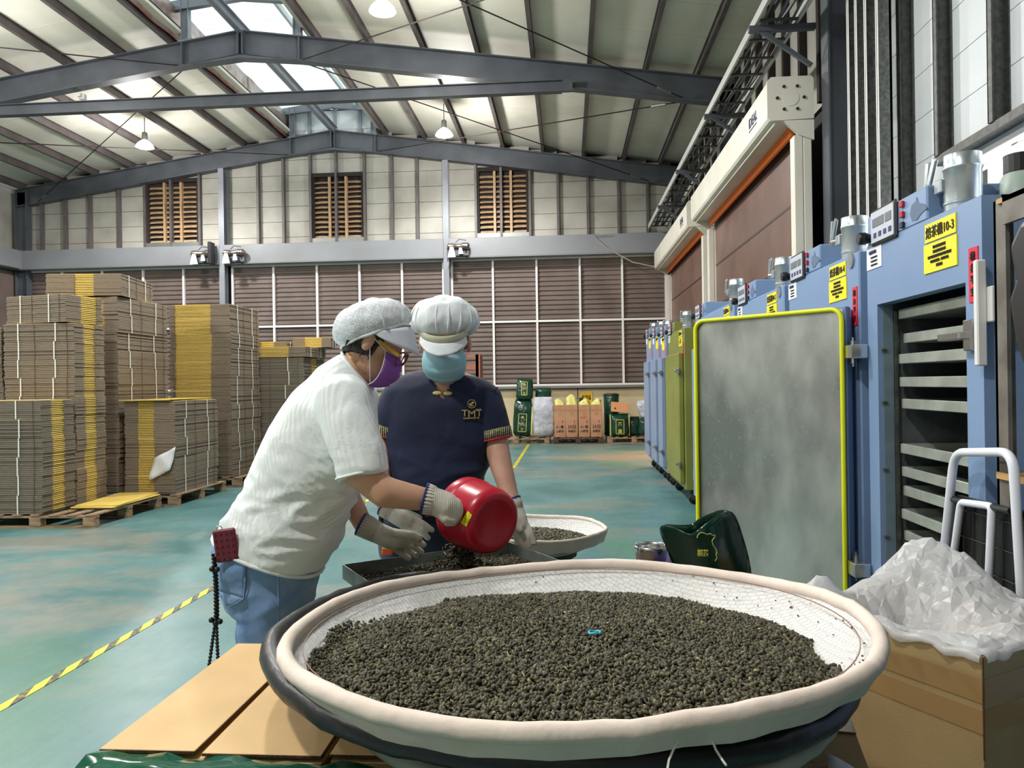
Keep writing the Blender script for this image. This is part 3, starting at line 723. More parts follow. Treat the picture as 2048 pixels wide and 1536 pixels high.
oven(1.15, 2.30, M_blue, '10-2', 'blue oven behind the grey steel rack at the right edge', X=1.62, duct=False)

# the open door of 10-3 with its yellow gasket
hx, hy = 1.235, 3.43; ex, ey = .672, 4.005
dv = Vector((ex - hx, ey - hy, 0)); W = dv.length; dv.normalize(); nv = Vector((dv.y, -dv.x, 0))
if nv.y > 0: nv = -nv
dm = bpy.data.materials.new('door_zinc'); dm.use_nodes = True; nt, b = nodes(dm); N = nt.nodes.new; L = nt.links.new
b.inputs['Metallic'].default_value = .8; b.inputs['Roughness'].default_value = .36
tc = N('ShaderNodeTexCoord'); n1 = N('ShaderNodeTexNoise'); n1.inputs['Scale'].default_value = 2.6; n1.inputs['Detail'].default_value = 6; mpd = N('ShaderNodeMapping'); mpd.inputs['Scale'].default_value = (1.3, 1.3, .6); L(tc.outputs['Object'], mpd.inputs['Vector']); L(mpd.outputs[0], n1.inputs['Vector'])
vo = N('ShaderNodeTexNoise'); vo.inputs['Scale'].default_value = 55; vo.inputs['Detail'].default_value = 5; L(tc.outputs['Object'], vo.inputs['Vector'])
r1 = N('ShaderNodeValToRGB'); r1.color_ramp.elements[0].position = .36; r1.color_ramp.elements[0].color = S(150, 156, 154); r1.color_ramp.elements[1].position = .62; r1.color_ramp.elements[1].color = S(222, 224, 218); L(n1.outputs['Fac'], r1.inputs['Fac'])  # blotchy dark and pale tones paint in reflections on the zinc
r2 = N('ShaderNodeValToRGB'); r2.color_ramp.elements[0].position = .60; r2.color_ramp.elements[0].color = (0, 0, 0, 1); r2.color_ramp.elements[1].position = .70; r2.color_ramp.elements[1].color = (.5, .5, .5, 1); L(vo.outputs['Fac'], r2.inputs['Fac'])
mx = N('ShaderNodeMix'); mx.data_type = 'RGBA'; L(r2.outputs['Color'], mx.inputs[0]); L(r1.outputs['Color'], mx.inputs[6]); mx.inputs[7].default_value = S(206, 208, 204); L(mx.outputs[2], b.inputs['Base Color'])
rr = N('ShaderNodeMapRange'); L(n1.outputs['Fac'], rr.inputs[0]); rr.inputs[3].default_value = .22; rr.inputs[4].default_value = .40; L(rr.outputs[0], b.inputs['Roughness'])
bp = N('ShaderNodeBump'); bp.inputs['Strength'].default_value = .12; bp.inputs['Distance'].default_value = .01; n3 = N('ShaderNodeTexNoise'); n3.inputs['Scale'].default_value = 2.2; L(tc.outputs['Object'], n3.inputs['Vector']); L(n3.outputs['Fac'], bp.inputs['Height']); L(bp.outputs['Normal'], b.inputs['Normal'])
def D(u, v, z): p = Vector((hx, hy, 0)) + dv * u + nv * v; return (p.x, p.y, z)
zb, zt = .24, 1.705
door = MB(); door.T = Matrix(((dv.x, nv.x, 0, hx), (dv.y, nv.y, 0, hy), (0, 0, 1, 0), (0, 0, 0, 1)))
door.box(0, W, -.05, -.004, zb, zt, .004); dro = door.build('door', M_blue, o103, recalc=True)
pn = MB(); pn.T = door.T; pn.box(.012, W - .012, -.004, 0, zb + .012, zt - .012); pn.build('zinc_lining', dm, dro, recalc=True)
def rrect(u0, u1, z0, z1, r, n=6):
    P = []
    for (cu, cz, a0) in ((u1 - r, z1 - r, 0), (u0 + r, z1 - r, PI / 2), (u0 + r, z0 + r, PI), (u1 - r, z0 + r, 1.5 * PI)):
        for k in range(n + 1): a = a0 + PI / 2 * k / n; P.append((cu + r * math.cos(a), cz + r * math.sin(a)))
    return P
gk = MB().tube([D(u, .012, z) for u, z in rrect(.012, W - .012, zb + .012, zt - .012, .05)], .0105, 8, closed=True); gk.build('gasket', M_gasket, dro, smooth=True)
for z in (.55, 1.5):
    MB().tube([(hx + .03, hy, z - .05), (hx + .03, hy, z + .05)], .014, 10).tube([(hx + .03, hy, z - .065), (hx + .03, hy, z + .065)], .006, 8).box(hx - .01, hx + .06, hy - .09, hy - .01, z - .03, z + .03, .003).build('hinge', M_chr, dro)
for z in (.5, 1.515): MB().box(FX - .025, FX, 2.475, 2.525, z - .05, z + .05, .004).box(FX - .05, FX - .01, 2.51, 2.64, z - .012, z + .012, .003).build('latch_keeper', M_chr, o103)
# white bar handle on the right post
MB().box(FX - .03, FX, 2.425, 2.449, 1.415, 1.745, .004).box(FX - .0, FX + .04, 2.40, 2.449, 1.55, 1.66, .003).build('white_bar', M_white, o103)

# trays inside oven 10-3: each can be pulled out
M_tray = mat('tray_zinc', S(190, 196, 188), .38, .45, c2=S(160, 166, 156), vs=7, vdet=5)
zs = [1.655, 1.555, 1.470, 1.375, 1.285, 1.10, 1.005, .925, .83, .74, .65, .56, .47, .38]
trm = MB().box(0, .012, -.325, .325, 0, .04, .002).box(.7, .712, -.325, .325, 0, .04).box(.012, .7, -.325, -.315, 0, .04).box(.012, .7, .315, .325, 0, .04).box(.012, .7, -.315, .315, .0, .006).mesh(M_tray)
for k, z in enumerate(zs):
    dx = (0, .02, -.005, 0, .01, 0, .0, .012, 0, .01, 0, .015, 0, 0)[k]
    o = put('oven_tray', trm, None, (FX + .075 + dx, 2.90, z - .03), (0, 0, (0, .006, -.01, 0, .008, 0, -.012, .01, 0, 0, .006, 0, 0, 0)[k]))
    tag(o, f'{ORD[k]} zinc tray counted downward in the open blue oven', 'tray', 'zinc trays in the open oven')

# grey steel rack at the right edge
M_rack = mat('rusty_grey_steel', S(126, 122, 114), .6, .2, c2=S(96, 90, 82), vs=9, vdet=6)
rk = thing('steel_rack', 'rusty grey angle-steel rack at the right edge', 'rack', (1.4, 1.8, 0))
for (X, Y) in ((1.27, 2.33), (1.27, 1.2), (1.56, 2.33), (1.56, 1.2)): MB().box(X, X + .012, Y - .06, Y, 0, 1.90).box(X, X + .05, Y - .012, Y, 0, 1.90).build('post', M_rack, rk)
for z in (1.86, .5):
    MB().box(1.262, 1.275, 1.14, 2.27, z - .04, z + .04).build('beam', M_rack, rk); MB().box(1.275, 1.57, 2.2, 2.26, z - .02, z + .02).build('beam', M_rack, rk)
MB().box(1.262, 1.56, 2.1, 2.32, 1.08, 1.10).build('shelf_board', mat('plywood', S(184, 150, 98), .7), rk)
MB().box(1.262, 1.60, 1.14, 2.30, 1.885, 1.90).build('top_board', mat('plywood', S(184, 150, 98), .7), rk)
bgp = [(1.84, 1.80), (2.0, 1.78), (2.055, 1.72), (2.03, 1.63), (2.06, 1.58), (2.03, 1.46), (1.94, 1.30), (1.84, 1.25), (1.80, 1.5)]
o = MB().prism(bgp, 1.15, 1.25, 'x').build('hanging_bag', M_black, recalc=True); md = o.modifiers.new('b', 'BEVEL'); md.width = .025; md.segments = 3
tag(o, 'black soft bag hanging on the rack at the right edge', 'bag')
bl = thing('exhaust_blower', 'grey-green dome blower with black motor on the oven roof', 'blower', (1.95, 2.72, 1.9))
bl.location = (1.62, 2.80, 1.952)
bl.scale = (.7, .7, .7)
MB().lathe([(.10, 0), (.10, .05)], 20).build('base_ring', mat('beige_cast', S(176, 164, 150), .5), bl, world=False)
MB().lathe([(.13, .05), (.135, .07), (.11, .13), (.085, .2), (.07, .22)], 20).build('dome', mat('grey_green', S(150, 166, 156), .45), bl, world=False, smooth=True, ang=40)
MB().lathe([(.075, .22), (.075, .31)], 18).build('motor', M_black, bl, world=False)
# ================================================================ FLOOR TAPE
tm = bpy.data.materials.new('hazard_tape'); tm.use_nodes = True; nt, b = nodes(tm); N = nt.nodes.new; L = nt.links.new
g = N('ShaderNodeNewGeometry'); sx = N('ShaderNodeSeparateXYZ'); L(g.outputs['Position'], sx.inputs[0])
ma = N('ShaderNodeMath'); ma.operation = 'MULTIPLY_ADD'; L(sx.outputs[0], ma.inputs[0]); ma.inputs[1].default_value = 2.6; L(sx.outputs[1], ma.inputs[2])
mb_ = N('ShaderNodeMath'); mb_.operation = 'MULTIPLY'; L(ma.outputs[0], mb_.inputs[0]); mb_.inputs[1].default_value = 4.4
fr_ = N('ShaderNodeMath'); fr_.operation = 'FRACT'; L(mb_.outputs[0], fr_.inputs[0])
gt = N('ShaderNodeMath'); gt.operation = 'GREATER_THAN'; L(fr_.outputs[0], gt.inputs[0]); gt.inputs[1].default_value = .56
nz_ = N('ShaderNodeTexNoise'); nz_.inputs['Scale'].default_value = 40; L(g.outputs['Position'], nz_.inputs['Vector'])
rp_ = N('ShaderNodeValToRGB'); rp_.color_ramp.elements[0].color = S(64, 62, 48); rp_.color_ramp.elements[1].color = S(150, 140, 70); rp_.color_ramp.elements[0].position = .45; rp_.color_ramp.elements[1].position = .75; L(nz_.outputs['Fac'], rp_.inputs['Fac'])
mx = N('ShaderNodeMix'); mx.data_type = 'RGBA'; L(gt.outputs[0], mx.inputs[0]); mx.inputs[6].default_value = S(240, 222, 50); L(rp_.outputs['Color'], mx.inputs[7]); L(mx.outputs[2], b.inputs['Base Color']); b.inputs['Roughness'].default_value = .5
def tape(p, q, wd, lab):
    o = MB().bar((p[0], p[1], .0015), (q[0], q[1], .0015), wd, .003).build('floor_tape', tm); tag(o, lab, 'floor tape', kind='structure')
tape((-2.50, 1.2), (-2.42, 9.6), .052, 'yellow and black striped tape line along the aisle floor')
tape((-.9, 12.2), (-.9, 17.0), .06, 'short striped tape line on the floor before the far bags')

# ================================================================ PALLETS
M_wood = mat('pallet_wood', S(166, 142, 112), .75, c2=S(124, 100, 76), vs=5, vdet=6, stretch=(1, 6, 6))
M_wood_d = mat('dark_pallet_wood', S(96, 78, 62), .8, c2=S(66, 54, 44), vs=5)
def pallet(x0, x1, y0, y1, lab, m=M_wood, dark=False, nb=7):
    t = thing('pallet', lab, 'pallet', ((x0 + x1) / 2, (y0 + y1) / 2, 0), group='wooden pallets')
    W_ = x1 - x0; D_ = y1 - y0
    bm_ = MB().box(-.045, .045, -D_ / 2, D_ / 2, -.009, .009, .003).mesh(m)
    for i in range(nb): put('deck_board', bm_, t, (-W_ / 2 + .05 + (W_ - .1) * i / (nb - 1), 0, .131))
    st_ = MB().box(-W_ / 2, W_ / 2, -.04, .04, -.009, .009).mesh(m)
    for j in (-1, 0, 1):
        put('stringer', st_, t, (0, j * (D_ / 2 - .05), .112)); put('bottom_board', st_, t, (0, j * (D_ / 2 - .05), .010))
    bk = MB().box(-.06, .06, -.045, .045, -.042, .042, .004).mesh(m)
    for i in (-1, 0, 1):
        for j in (-1, 0, 1): put('block', bk, t, (i * (W_ / 2 - .065), j * (D_ / 2 - .05), .061))
    return t
pallet(-5.98, -4.72, 7.14, 8.40, 'wooden pallet under the front stack with the loose yellow sheets')
pallet(-6.05, -4.58, 8.48, 9.75, 'wooden pallet under the low stack with the white paper')
pallet(-5.65, -4.55, 10.1, 11.2, 'wooden pallet under the stack with broad yellow bands')
pallet(-5.05, -3.95, 11.25, 12.4, 'wooden pallet behind the woman in white')
pallet(-7.3, -6.1, 7.6, 8.8, 'wooden pallet at the left edge of the picture')

# ================================================================ FLAT CARTON STACKS
M_kraft = mat('kraft_edge', S(142, 128, 111), .8, c2=S(122, 108, 92), vs=30, stretch=(1, 1, 12))
M_kraft2 = mat('kraft_edge_grey', S(130, 120, 106), .8, c2=S(112, 102, 89), vs=30, stretch=(1, 1, 12))
M_yedge = mat('yellow_print_edge', S(240, 210, 118), .7, c2=S(222, 190, 98), vs=40, stretch=(1, 1, 14))
M_ytop = mat('yellow_print', S(228, 200, 104), .65, c2=S(214, 184, 88), vs=4)
M_strap = mat('white_strap', S(236, 236, 230), .5)
M_fold = mat('fold_line', S(84, 68, 54), .9)
SHEET = .020
def bundle(cx_, cy_, z0, a, b_, n, yw, yc, face, m=M_kraft, rot=0.0, lab='', grp=None, straps=(-.28, .22), j=.006, SHEET=SHEET):
    """flat cartons tied together. a = size along x, b_ = along y.  face 'x': yellow band on +x side ; face 'y': yellow band on the -y side"""
    t = thing('carton_bundle', lab, 'cardboard bundle', (cx_ + random.uniform(-.008, .008), cy_ + random.uniform(-.008, .008), z0), rot + random.uniform(-.008, .008), grp)
    mb = MB()
    for i in range(n):
        dx, dy = random.uniform(-j, j), random.uniform(-j, j); za, zb_ = i * SHEET + .001, (i + 1) * SHEET - .0025
        if i == n // 2: dx += random.uniform(-.006, .006)
        if face == 'x':
            lo, hi = yc - yw / 2, yc + yw / 2
            mb.m = 0; mb.box(-a / 2 + dx, a / 2 + dx, -b_ / 2 + dy, lo, za, zb_); mb.box(-a / 2 + dx, a / 2 + dx, hi, b_ / 2 + dy, za, zb_)
            mb.m = 1; mb.box(-a / 2 + dx, a / 2 + dx - .012, lo, hi, za, zb_ - .006)
        else:
            lo, hi = yc - yw / 2, yc + yw / 2
            mb.m = 0; mb.box(-a / 2 + dx, lo, -b_ / 2 + dy, b_ / 2 + dy, za, zb_); mb.box(hi, a / 2 + dx, -b_ / 2 + dy, b_ / 2 + dy, za, zb_)
            mb.m = 1; mb.box(lo, hi, -b_ / 2 + dy + .012, b_ / 2 + dy, za, zb_ - .006)
    h = n * SHEET
    mb.m = 0; mb.box(-a / 2 + .03, a / 2 - .03, -b_ / 2 + .03, b_ / 2 - .03, .001, h - .006)
    straps = [q + random.uniform(-.03, .03) for q in straps]
    o = mb.build('carton_sheets', [m, M_yedge], t, world=False); o['kind'] = 'stuff'
    MB().box(-a / 2 + .015, a / 2 - .015, -b_ / 2 + .015, b_ / 2 - .015, h - .004, h + .001).build('printed_top', M_ytop, t, world=False)
    for s_ in straps:
        if face == 'x': # straps run over the -y face
            X = s_ * a; MB().box(X - .006, X + .006, -b_ / 2 - .014, -b_ / 2 - .010, 0, h + .003).box(X - .006, X + .006, -b_ / 2 - .014, b_ / 2, h + .001, h + .003).build('strap', M_strap, t, world=False)
        else:
            Y = s_ * b_; MB().box(a / 2 + .010, a / 2 + .014, Y - .006, Y + .006, 0, h + .003).box(-a / 2, a / 2 + .014, Y - .006, Y + .006, h + .001, h + .003).build('strap', M_strap, t, world=False)
    # fold lines on the strap face
    for s_ in (-.06, .40):
        if face == 'x': MB().box(s_ * a - .002, s_ * a + .002, -b_ / 2 - .0085, -b_ / 2 - .004, .003, h - .003).build('fold', M_fold, t, world=False)
        else: MB().box(a / 2 + .004, a / 2 + .0085, s_ * b_ - .002, s_ * b_ + .002, .003, h - .003).build('fold', M_fold, t, world=False)
    return t
def stack(x0, x1, y0, y1, z0, z1, nb, yw, yc, face, desc, m=M_kraft, **kw):
    H = (z1 - z0) / nb; n = max(3, int(round(H / SHEET)))
    for k in range(nb):
        o_ = ORD[nb - 1 - k]
        bundle((x0 + x1) / 2, (y0 + y1) / 2, z0 + k * H, x1 - x0, y1 - y0, n, yw, yc, face, m, random.uniform(-.012, .012), f'{o_} tied carton bundle from the top of the {desc}', f'carton bundles of the {desc}', SHEET=(H - .003) / n, **kw)
ZP = .1405
stack(-6.12, -5.27, 7.16, 7.66, ZP, 1.29, 6, .20, .0, 'x', 'low front stack at the left edge', M_kraft2)
stack(-6.08, -5.28, 7.70, 8.22, ZP, 2.11, 10, .20, .0, 'x', 'tall stack behind the low front one')
bundle(-5.70, 7.98, 2.118, .80, .50, 15, .22, .06, 'x', M_kraft, -.20, 'crooked carton bundle lying on the tall front-left stack', 'crooked top bundles')
stack(-7.0, -6.14, 7.75, 8.28, ZP, 2.08, 9, .20, .0, 'x', 'cut-off stack at the left edge', M_kraft2)
stack(-6.03, -5.36, 8.60, 9.72, ZP, 2.50, 11, .22, .05, 'y', 'tallest stack')
bundle(-5.80, 9.0, 2.508, .86, .95, 13, .22, .0, 'y', M_kraft, .16, 'crooked carton bundle lying on the tallest stack', 'crooked top bundles')
stack(-5.24, -4.62, 8.52, 9.60, ZP, 1.24, 5, .20, -.05, 'y', 'low stack with the white paper')
o = MB().box(-5.28, -4.66, 8.47, 9.5, 0, .009).box(-4.99, -4.64, 8.5, 9.5, .0095, .016).build('carton_sheet', M_ytop); o.location = (0, 0, 1.247); tag(o, 'loose yellow carton sheet on the low papered stack', 'cardboard sheet')
stack(-5.56, -4.68, 10.14, 11.12, ZP, 2.56, 12, .52, -.10, 'y', 'stack with broad yellow bands', M_kraft)
stack(-5.0, -4.05, 11.30, 12.30, ZP, 1.84, 8, .30, 0.0, 'x', 'dark stack right behind the woman', M_kraft2)
bundle(-4.52, 11.78, 1.85, .98, 1.02, 8, .62, -.08, 'y', M_kraft, .02, 'carton bundle with a broad yellow band on the dark stack', 'top bundles on the dark stack')
bundle(-4.85, 12.05, 2.02, .7, .5, 5, .22, .02, 'y', M_kraft, 0, 'small carton bundle with a yellow tab, on the dark stack', 'top bundles on the dark stack')
bundle(-4.15, 12.1, 2.02, .62, .4, 8, .28, .02, 'y', M_kraft, .1, 'thicker small carton bundle behind the woman, on the dark stack', 'top bundles on the dark stack')
for k, (dx, dy, r) in enumerate(((0, 0, .05), (.03, -.03, .0), (.01, .03, .09))):
    o = MB().box(-.23, .23, -.46, .46, 0, .011, .002).build('carton_sheet', M_ytop); o.location = (-4.98 + dx, 7.93 + dy, .142 + k * .012); o.rotation_euler = (0, 0, r)
    tag(o, ['lowest loose yellow carton sheet on the front pallet', 'middle loose yellow carton sheet on the front pallet', 'uppermost loose yellow carton sheet on the front pallet'][k], 'cardboard sheet', 'loose sheets on the front pallet')
pp = []
for i in range(7):
    pp.append([(-4.93 + .045 * j + .012 * i, 8.485 - .012 * math.sin(j * 1.4 + i) - .008 * abs(math.sin(i * 2.0 + j)), .30 + .045 * i + .022 * j) for j in range(7)])
o = MB().grid(pp).build('paper_sheet', M_paper, smooth=True, thick=.002); tag(o, 'crumpled white delivery paper on the low carton stack', 'paper')

# ================================================================ GOODS AGAINST THE FAR WALL
M_gbag = mat('green_foil_bag', S(22, 66, 50), .22, c2=S(14, 50, 38), vs=6, bump=.6, bs=9, bdist=.03)
M_gold = mat('gold_print', S(206, 200, 90), .5)
M_lime = mat('lime_bag', S(222, 216, 140), .45, c2=S(200, 200, 104), vs=8)
M_silver = mat('silver_sack', S(206, 208, 216), .4, c2=S(172, 174, 186), vs=7, vdet=6, bump=.8, bs=9, bdist=.03)
M_carton = mat('carton_brown', S(198, 150, 116), .75, c2=S(184, 136, 102), vs=3)
pallet(-1.95, -.42, 17.1, 18.2, 'low wooden pallet under the tall green and silver sacks')
pallet(-.34, .80, 17.1, 18.2, 'dark pallet under the four kraft cartons', M_wood_d)
pallet(.88, 2.1, 17.1, 18.2, 'reddish pallet under the green bags beside the ovens')
def pillow(name, w_, d_, h_, m, lab, cat, loc, rot=(0, 0, 0), pinch=.85, n=14, rows=12, grp=None, wob=.02, seed=0):
    rings = []
    for i in range(rows + 1):
        v = i / rows; z = h_ * v
        k = min(1.0, (math.sin(PI * min(v * 4, .5)) * .25 + .75)) * (1 if v < .75 else 1 - (1 - pinch) * ((v - .75) / .25))
        dk = (1 if v < .8 else 1 - .75 * ((v - .8) / .2) ** 1.3)
        ring = []
        for q in range(n):
            a = 2 * PI * q / n; c_, s_ = math.cos(a), math.sin(a)
            ex = .55
            X = w_ / 2 * k * math.copysign(abs(c_) ** ex, c_); Y = d_ / 2 * dk * k * math.copysign(abs(s_) ** ex, s_)
            nn = mnoise.noise_vector(Vector((X * 4 + seed * 9, Y * 4, z * 4))) * wob
            ring.append((X + nn.x, Y + nn.y, z + (nn.z if 0 < i < rows else 0)))
        rings.append(ring)
    o = MB().loft(rings).build(name, m, smooth=True, recalc=True); o.location = loc; o.rotation_euler = rot
    return tag(o, lab, cat, grp)
def emblem(o, w_, h_, y_, z_, txts, tw=.06, x_=0.0):
    """gold frame with lettering on the -y side of a bag"""
    fr_ = MB()
    for (a, b2, c2_, d2) in ((-w_ / 2, w_ / 2, z_, z_ + .012), (-w_ / 2, w_ / 2, z_ + h_ - .012, z_ + h_), (-w_ / 2, -w_ / 2 + .012, z_, z_ + h_), (w_ / 2 - .012, w_ / 2, z_, z_ + h_)):
        fr_.box(a + x_, b2 + x_, y_ - .012, y_ + .02, c2_, d2)
    f = fr_.build('printed_frame', M_gold, o, world=False)
    for k, ch_ in enumerate(txts):
        me, w0, h0 = text_mesh(ch_, M_gold, .02); s_ = tw / max(h0, .01)
        put('lettering', me, o, (x_, y_ - .014, z_ + h_ - (k + .6) * (h_ / len(txts)) ), (PI / 2, 0, 0), (s_, s_, s_))
b1 = pillow('green_tea_sack', .44, .26, .86, M_gbag, 'tall green foil sack at the bottom of the leaning pair', 'sack', (-1.08, 17.55, .155), (-.08, .06, 0), seed=1); emblem(b1, .2, .42, -.13, .1, '高山茶')
b2_ = pillow('green_tea_sack', .40, .22, .50, M_gbag, 'short green foil sack stacked on the tall leaning one', 'sack', (-1.02, 17.62, 1.0), (-.1, .05, 0), seed=2); emblem(b2_, .14, .32, -.11, .1, '台灣茶')
MB().prism([(.2, .05), (.235, .05), (.235, .7), (.2, .7)], -.1, .1, 'y').build('gusset', M_lime, b1, world=False, recalc=True)
pillow('silver_sack', .50, .34, .92, M_silver, 'crumpled silver-white sack beside the tall green one', 'sack', (-.56, 17.42, .150), (0, .0, 0), seed=3, wob=.035)
b3 = pillow('green_tea_sack', .38, .2, .30, M_gbag, 'green sack peeping out behind the silver-white one', 'sack', (-.58, 17.88, .98), (0, 0, 0), seed=4)
pillow('green_tea_sack', .36, .2, .80, M_gbag, 'dark sack standing behind the silver-white one', 'sack', (-.6, 17.9, .142), seed=14)
for k, (X, top, lab) in enumerate(((-.185, 1, 'first kraft carton with yellow liner, beside the silver sack'), (.085, 1, 'second kraft carton with the tallest yellow liner'), (.37, 2, 'third kraft carton with red handwriting'), (.645, 1, 'fourth kraft carton, nearest the green drum bag'))):
    t = thing('kraft_carton', lab, 'carton', (X, 17.42, .142), group='four kraft cartons by the far wall')
    MB().box(-.128, .128, -.2, .2, 0, .74, .006).build('carton_body', M_carton, t, world=False)
    MB().box(-.03, .03, -.203, -.199, .5, .735).build('packing_tape', mat('packing_tape', S(186, 138, 98), .3), t, world=False)
    MB().box(-.128, .128, -.2025, -.199, .615, .62).build('flap_line', M_fold, t, world=False)
    MB().box(.05, .07, -.203, -.199, .32, .39).build('red_stamp', M_redp, t, world=False)
    for r_, tx in enumerate(('21-春', '山霧茶') if k % 2 == 0 else ('25日', '烏龍茶')):
        me, w0, h0 = text_mesh(tx, M_ink, .01); s_ = .18 / w0; put('handwriting', me, t, (0, -.205, .24 - r_ * .1), (PI / 2, 0, 0), (s_, s_, s_))
    if k == 2:
        me, w0, h0 = text_mesh('5公斤', M_redp, .01); put('handwriting', me, t, (-.02, -.205, .45), (PI / 2, 0, 0), (.14 / w0,) * 3)
    lin = MB().grid([[(-.12 + .24 * u / 5 + .015 * math.sin(v * 3 + k), -.12 + .02 * math.sin(u * 2.1 + v) + .10 * (v / 4), .70 + (.30 if k == 1 else .2) * v / 4 - .04 * abs(u - 2.5 - (k - 1.5) * .5) * (v / 4)) for u in range(6)] for v in range(5)])
    lin.build('liner_bag', M_lime, t, world=False, smooth=True, thick=.004)
    if k == 2: MB().box(-.11, -.02, -.02, .02, .7, .9).build('green_liner', M_gbag, t, world=False)
sg = thing('wall_sign', 'yellow sign with black characters on the cream far wall', 'sign', (.46, YF - .09, 1.02))
MB().box(-.15, .15, -.012, 0, -.13, .13).build('board', mat('sign_yellow', S(240, 190, 30), .5), sg, world=False)
me, w0, h0 = text_mesh('報廢區', M_ink, .02); put('lettering', me, sg, (0, -.014, 0), (PI / 2, 0, 0), (.23 / w0, .12 / h0, 1 / 4))
dbag = thing('drum_bag', 'dark green drum-shaped bag behind the small carton', 'bag', (1.02, 17.75, .142))
MB().lathe([(.15, 0), (.17, .03), (.175, .5), (.18, .93), (.165, .97), (.13, .985)], 24).build('bag_body', M_gbag, dbag, world=False, smooth=True)
MB().lathe([(.186, .93), (.192, .95), (.186, .97)], 24, capb=False, capt=False).build('rim_seam', mat('dark_green', S(16, 44, 34), .4), dbag, world=False, smooth=True)
b5 = pillow('green_tea_bag', .42, .3, .52, M_gbag, 'green bag with a gold-framed label on the reddish pallet', 'bag', (1.18, 17.38, .142), seed=5, pinch=.95); emblem(b5, .19, .33, -.152, .06, '茶葉', .09)
for s_ in (-1, 1): MB().prism([(s_ * .2, .02), (s_ * .225, .02), (s_ * .225, .5), (s_ * .2, .5)], -.08, .08, 'y').build('gusset', M_lime, b5, world=False, recalc=True)
sb = thing('small_carton', 'small orange-brown carton tilted on top of the gold-labelled bag', 'carton', (1.18, 17.42, .70)); sb.rotation_euler = (0, .08, 0)
MB().box(-.19, .19, -.12, .12, 0, .22, .005).build('carton_body', mat('carton_orange', S(224, 160, 110), .7), sb, world=False); MB().box(-.12, -.09, -.123, -.119, .06, .1).build('stamp', M_ink, sb, world=False)
b6 = pillow('green_tea_bag', .5, .3, .40, M_gbag, 'slumped green bag beside the far ovens', 'bag', (1.83, 17.3, .165), (0, .08, 0), seed=6); emblem(b6, .16, .3, -.152, .04, '茶葉', .08, .08)
pillow('green_tea_bag', .32, .3, .44, M_gbag, 'plain dark green bag between the two labelled green bags', 'bag', (1.52, 17.62, .142), seed=7)
pillow('plastic_sack', .34, .24, .42, M_silver, 'bulging clear plastic sack on top of the slumped green bag', 'sack', (1.82, 17.42, .56), (0, -.15, 0), seed=8, wob=.05)
# reddish crates behind the man
cr = thing('red_crate', 'reddish plastic crate stack showing past the man', 'crate', (-2.12, 15.6, 0))
M_cr = mat('faded_red_plastic', S(168, 104, 82), .6)
for z in range(8):
    for (x0, x1, y0, y1) in ((-.3, .3, -.25, -.22), (-.3, .3, .22, .25), (-.3, -.27, -.25, .25), (.27, .3, -.25, .25)):
        MB().box(x0, x1, y0, y1, z * .25, z * .25 + .06).box(x0, x1, y0, y1, z * .25 + .19, z * .25 + .25).box(x0, x0 + .06, y0, y1, z * .25, z * .25 + .25).box(x1 - .06, x1, y0, y1, z * .25, z * .25 + .25).build('crate_side', M_cr, cr, world=False)
# added lamp, unseen: gives the orange glow past the last oven
wl_ = thing('added_glow_lamp', 'added unseen warm lamp for the orange glow beyond the last oven', 'lamp', (2.3, 14.2, 1.9))
MB().lathe([(.04, .1), (.07, .06), (.1, 0), (.09, 0), (.05, .05)], 16).build('shade', M_galv_d, wl_, world=False); MB().lathe([(.01, -.05), (.035, -.02), (.03, .03)], 12).build('bulb', emat('warm_glow', (1, .55, .25, 1), 12), wl_, world=False, smooth=True)
MB().box(-.02, .2, -.02, .02, .08, .12).build('arm', M_galv_d, wl_, world=False)
ld = bpy.data.lights.new('warm_light', 'SPOT'); ld.spot_size = math.radians(130); ld.spot_blend = .5; ld.energy = 330; ld.color = (1, .42, .14); ld.shadow_soft_size = .1; lo_ = bpy.data.objects.new('warm_light', ld); col.objects.link(lo_); lo_.parent = wl_; lo_.location = (-.05, 0, -.12)
# ================================================================ FOREGROUND
M_box = mat('fresh_kraft', S(214, 180, 128), .7, c2=S(202, 168, 116), vs=5, vdet=5, bump=.05, bs=200)
M_box2 = mat('carton_kraft', S(182, 154, 108), .7, c2=S(168, 140, 96), vs=4, vdet=5, bump=.05, bs=150)
M_flute = mat('flute_edge', S(112, 78, 52), .9, c2=S(70, 48, 34), vs=160, stretch=(1, 1, .1))
M_tape = mat('brown_tape', S(120, 84, 58), .22, c2=S(96, 66, 46), vs=6)
M_tape2 = mat('buff_tape', S(176, 138, 90), .3)
# --- support cartons under the trays
def support(x0, x1, y0, y1, zt, lab, flaps=None, m=None, rot=0.0):
    m = m or M_box
    t = thing('support_carton', lab, 'carton', ((x0 + x1) / 2, (y0 + y1) / 2, 0), rot, 'cartons under the big tea tray')
    w_, d_ = (x1 - x0) / 2, (y1 - y0) / 2
    MB().box(-w_, w_, -d_, d_, 0, zt - .012, .003).build('carton_body', m, t, world=False)
    for (a, b2, tl) in (flaps or [(-w_, w_, 0.0)]):
        f = MB().box(a, b2, -d_, d_, -.003, .003, .001).build('flap', m, t, world=False); f.location = (0, 0, zt - .004 + abs(tl) * .5 * 0); f.rotation_euler = (tl, 0, 0)
        MB().box(a + .001, b2 - .001, -d_ - .0008, -d_ + .001, -.0022, .0022).build('fluted_edge', M_flute, f, world=False)
        MB().box(b2 - .001, b2 + .0008, -d_, d_, -.0022, .0022).build('fluted_edge', M_flute, f, world=False)
    return t
support(-.807, -.417, 1.225, 1.765, .765, 'light kraft carton at the front left, its flap slightly lifted', [(-.195, -.026, -.012), (-.014, .193, 0.0)])
support(-.408, -.015, 1.235, 1.78, .763, 'light kraft carton under the left half of the tray')
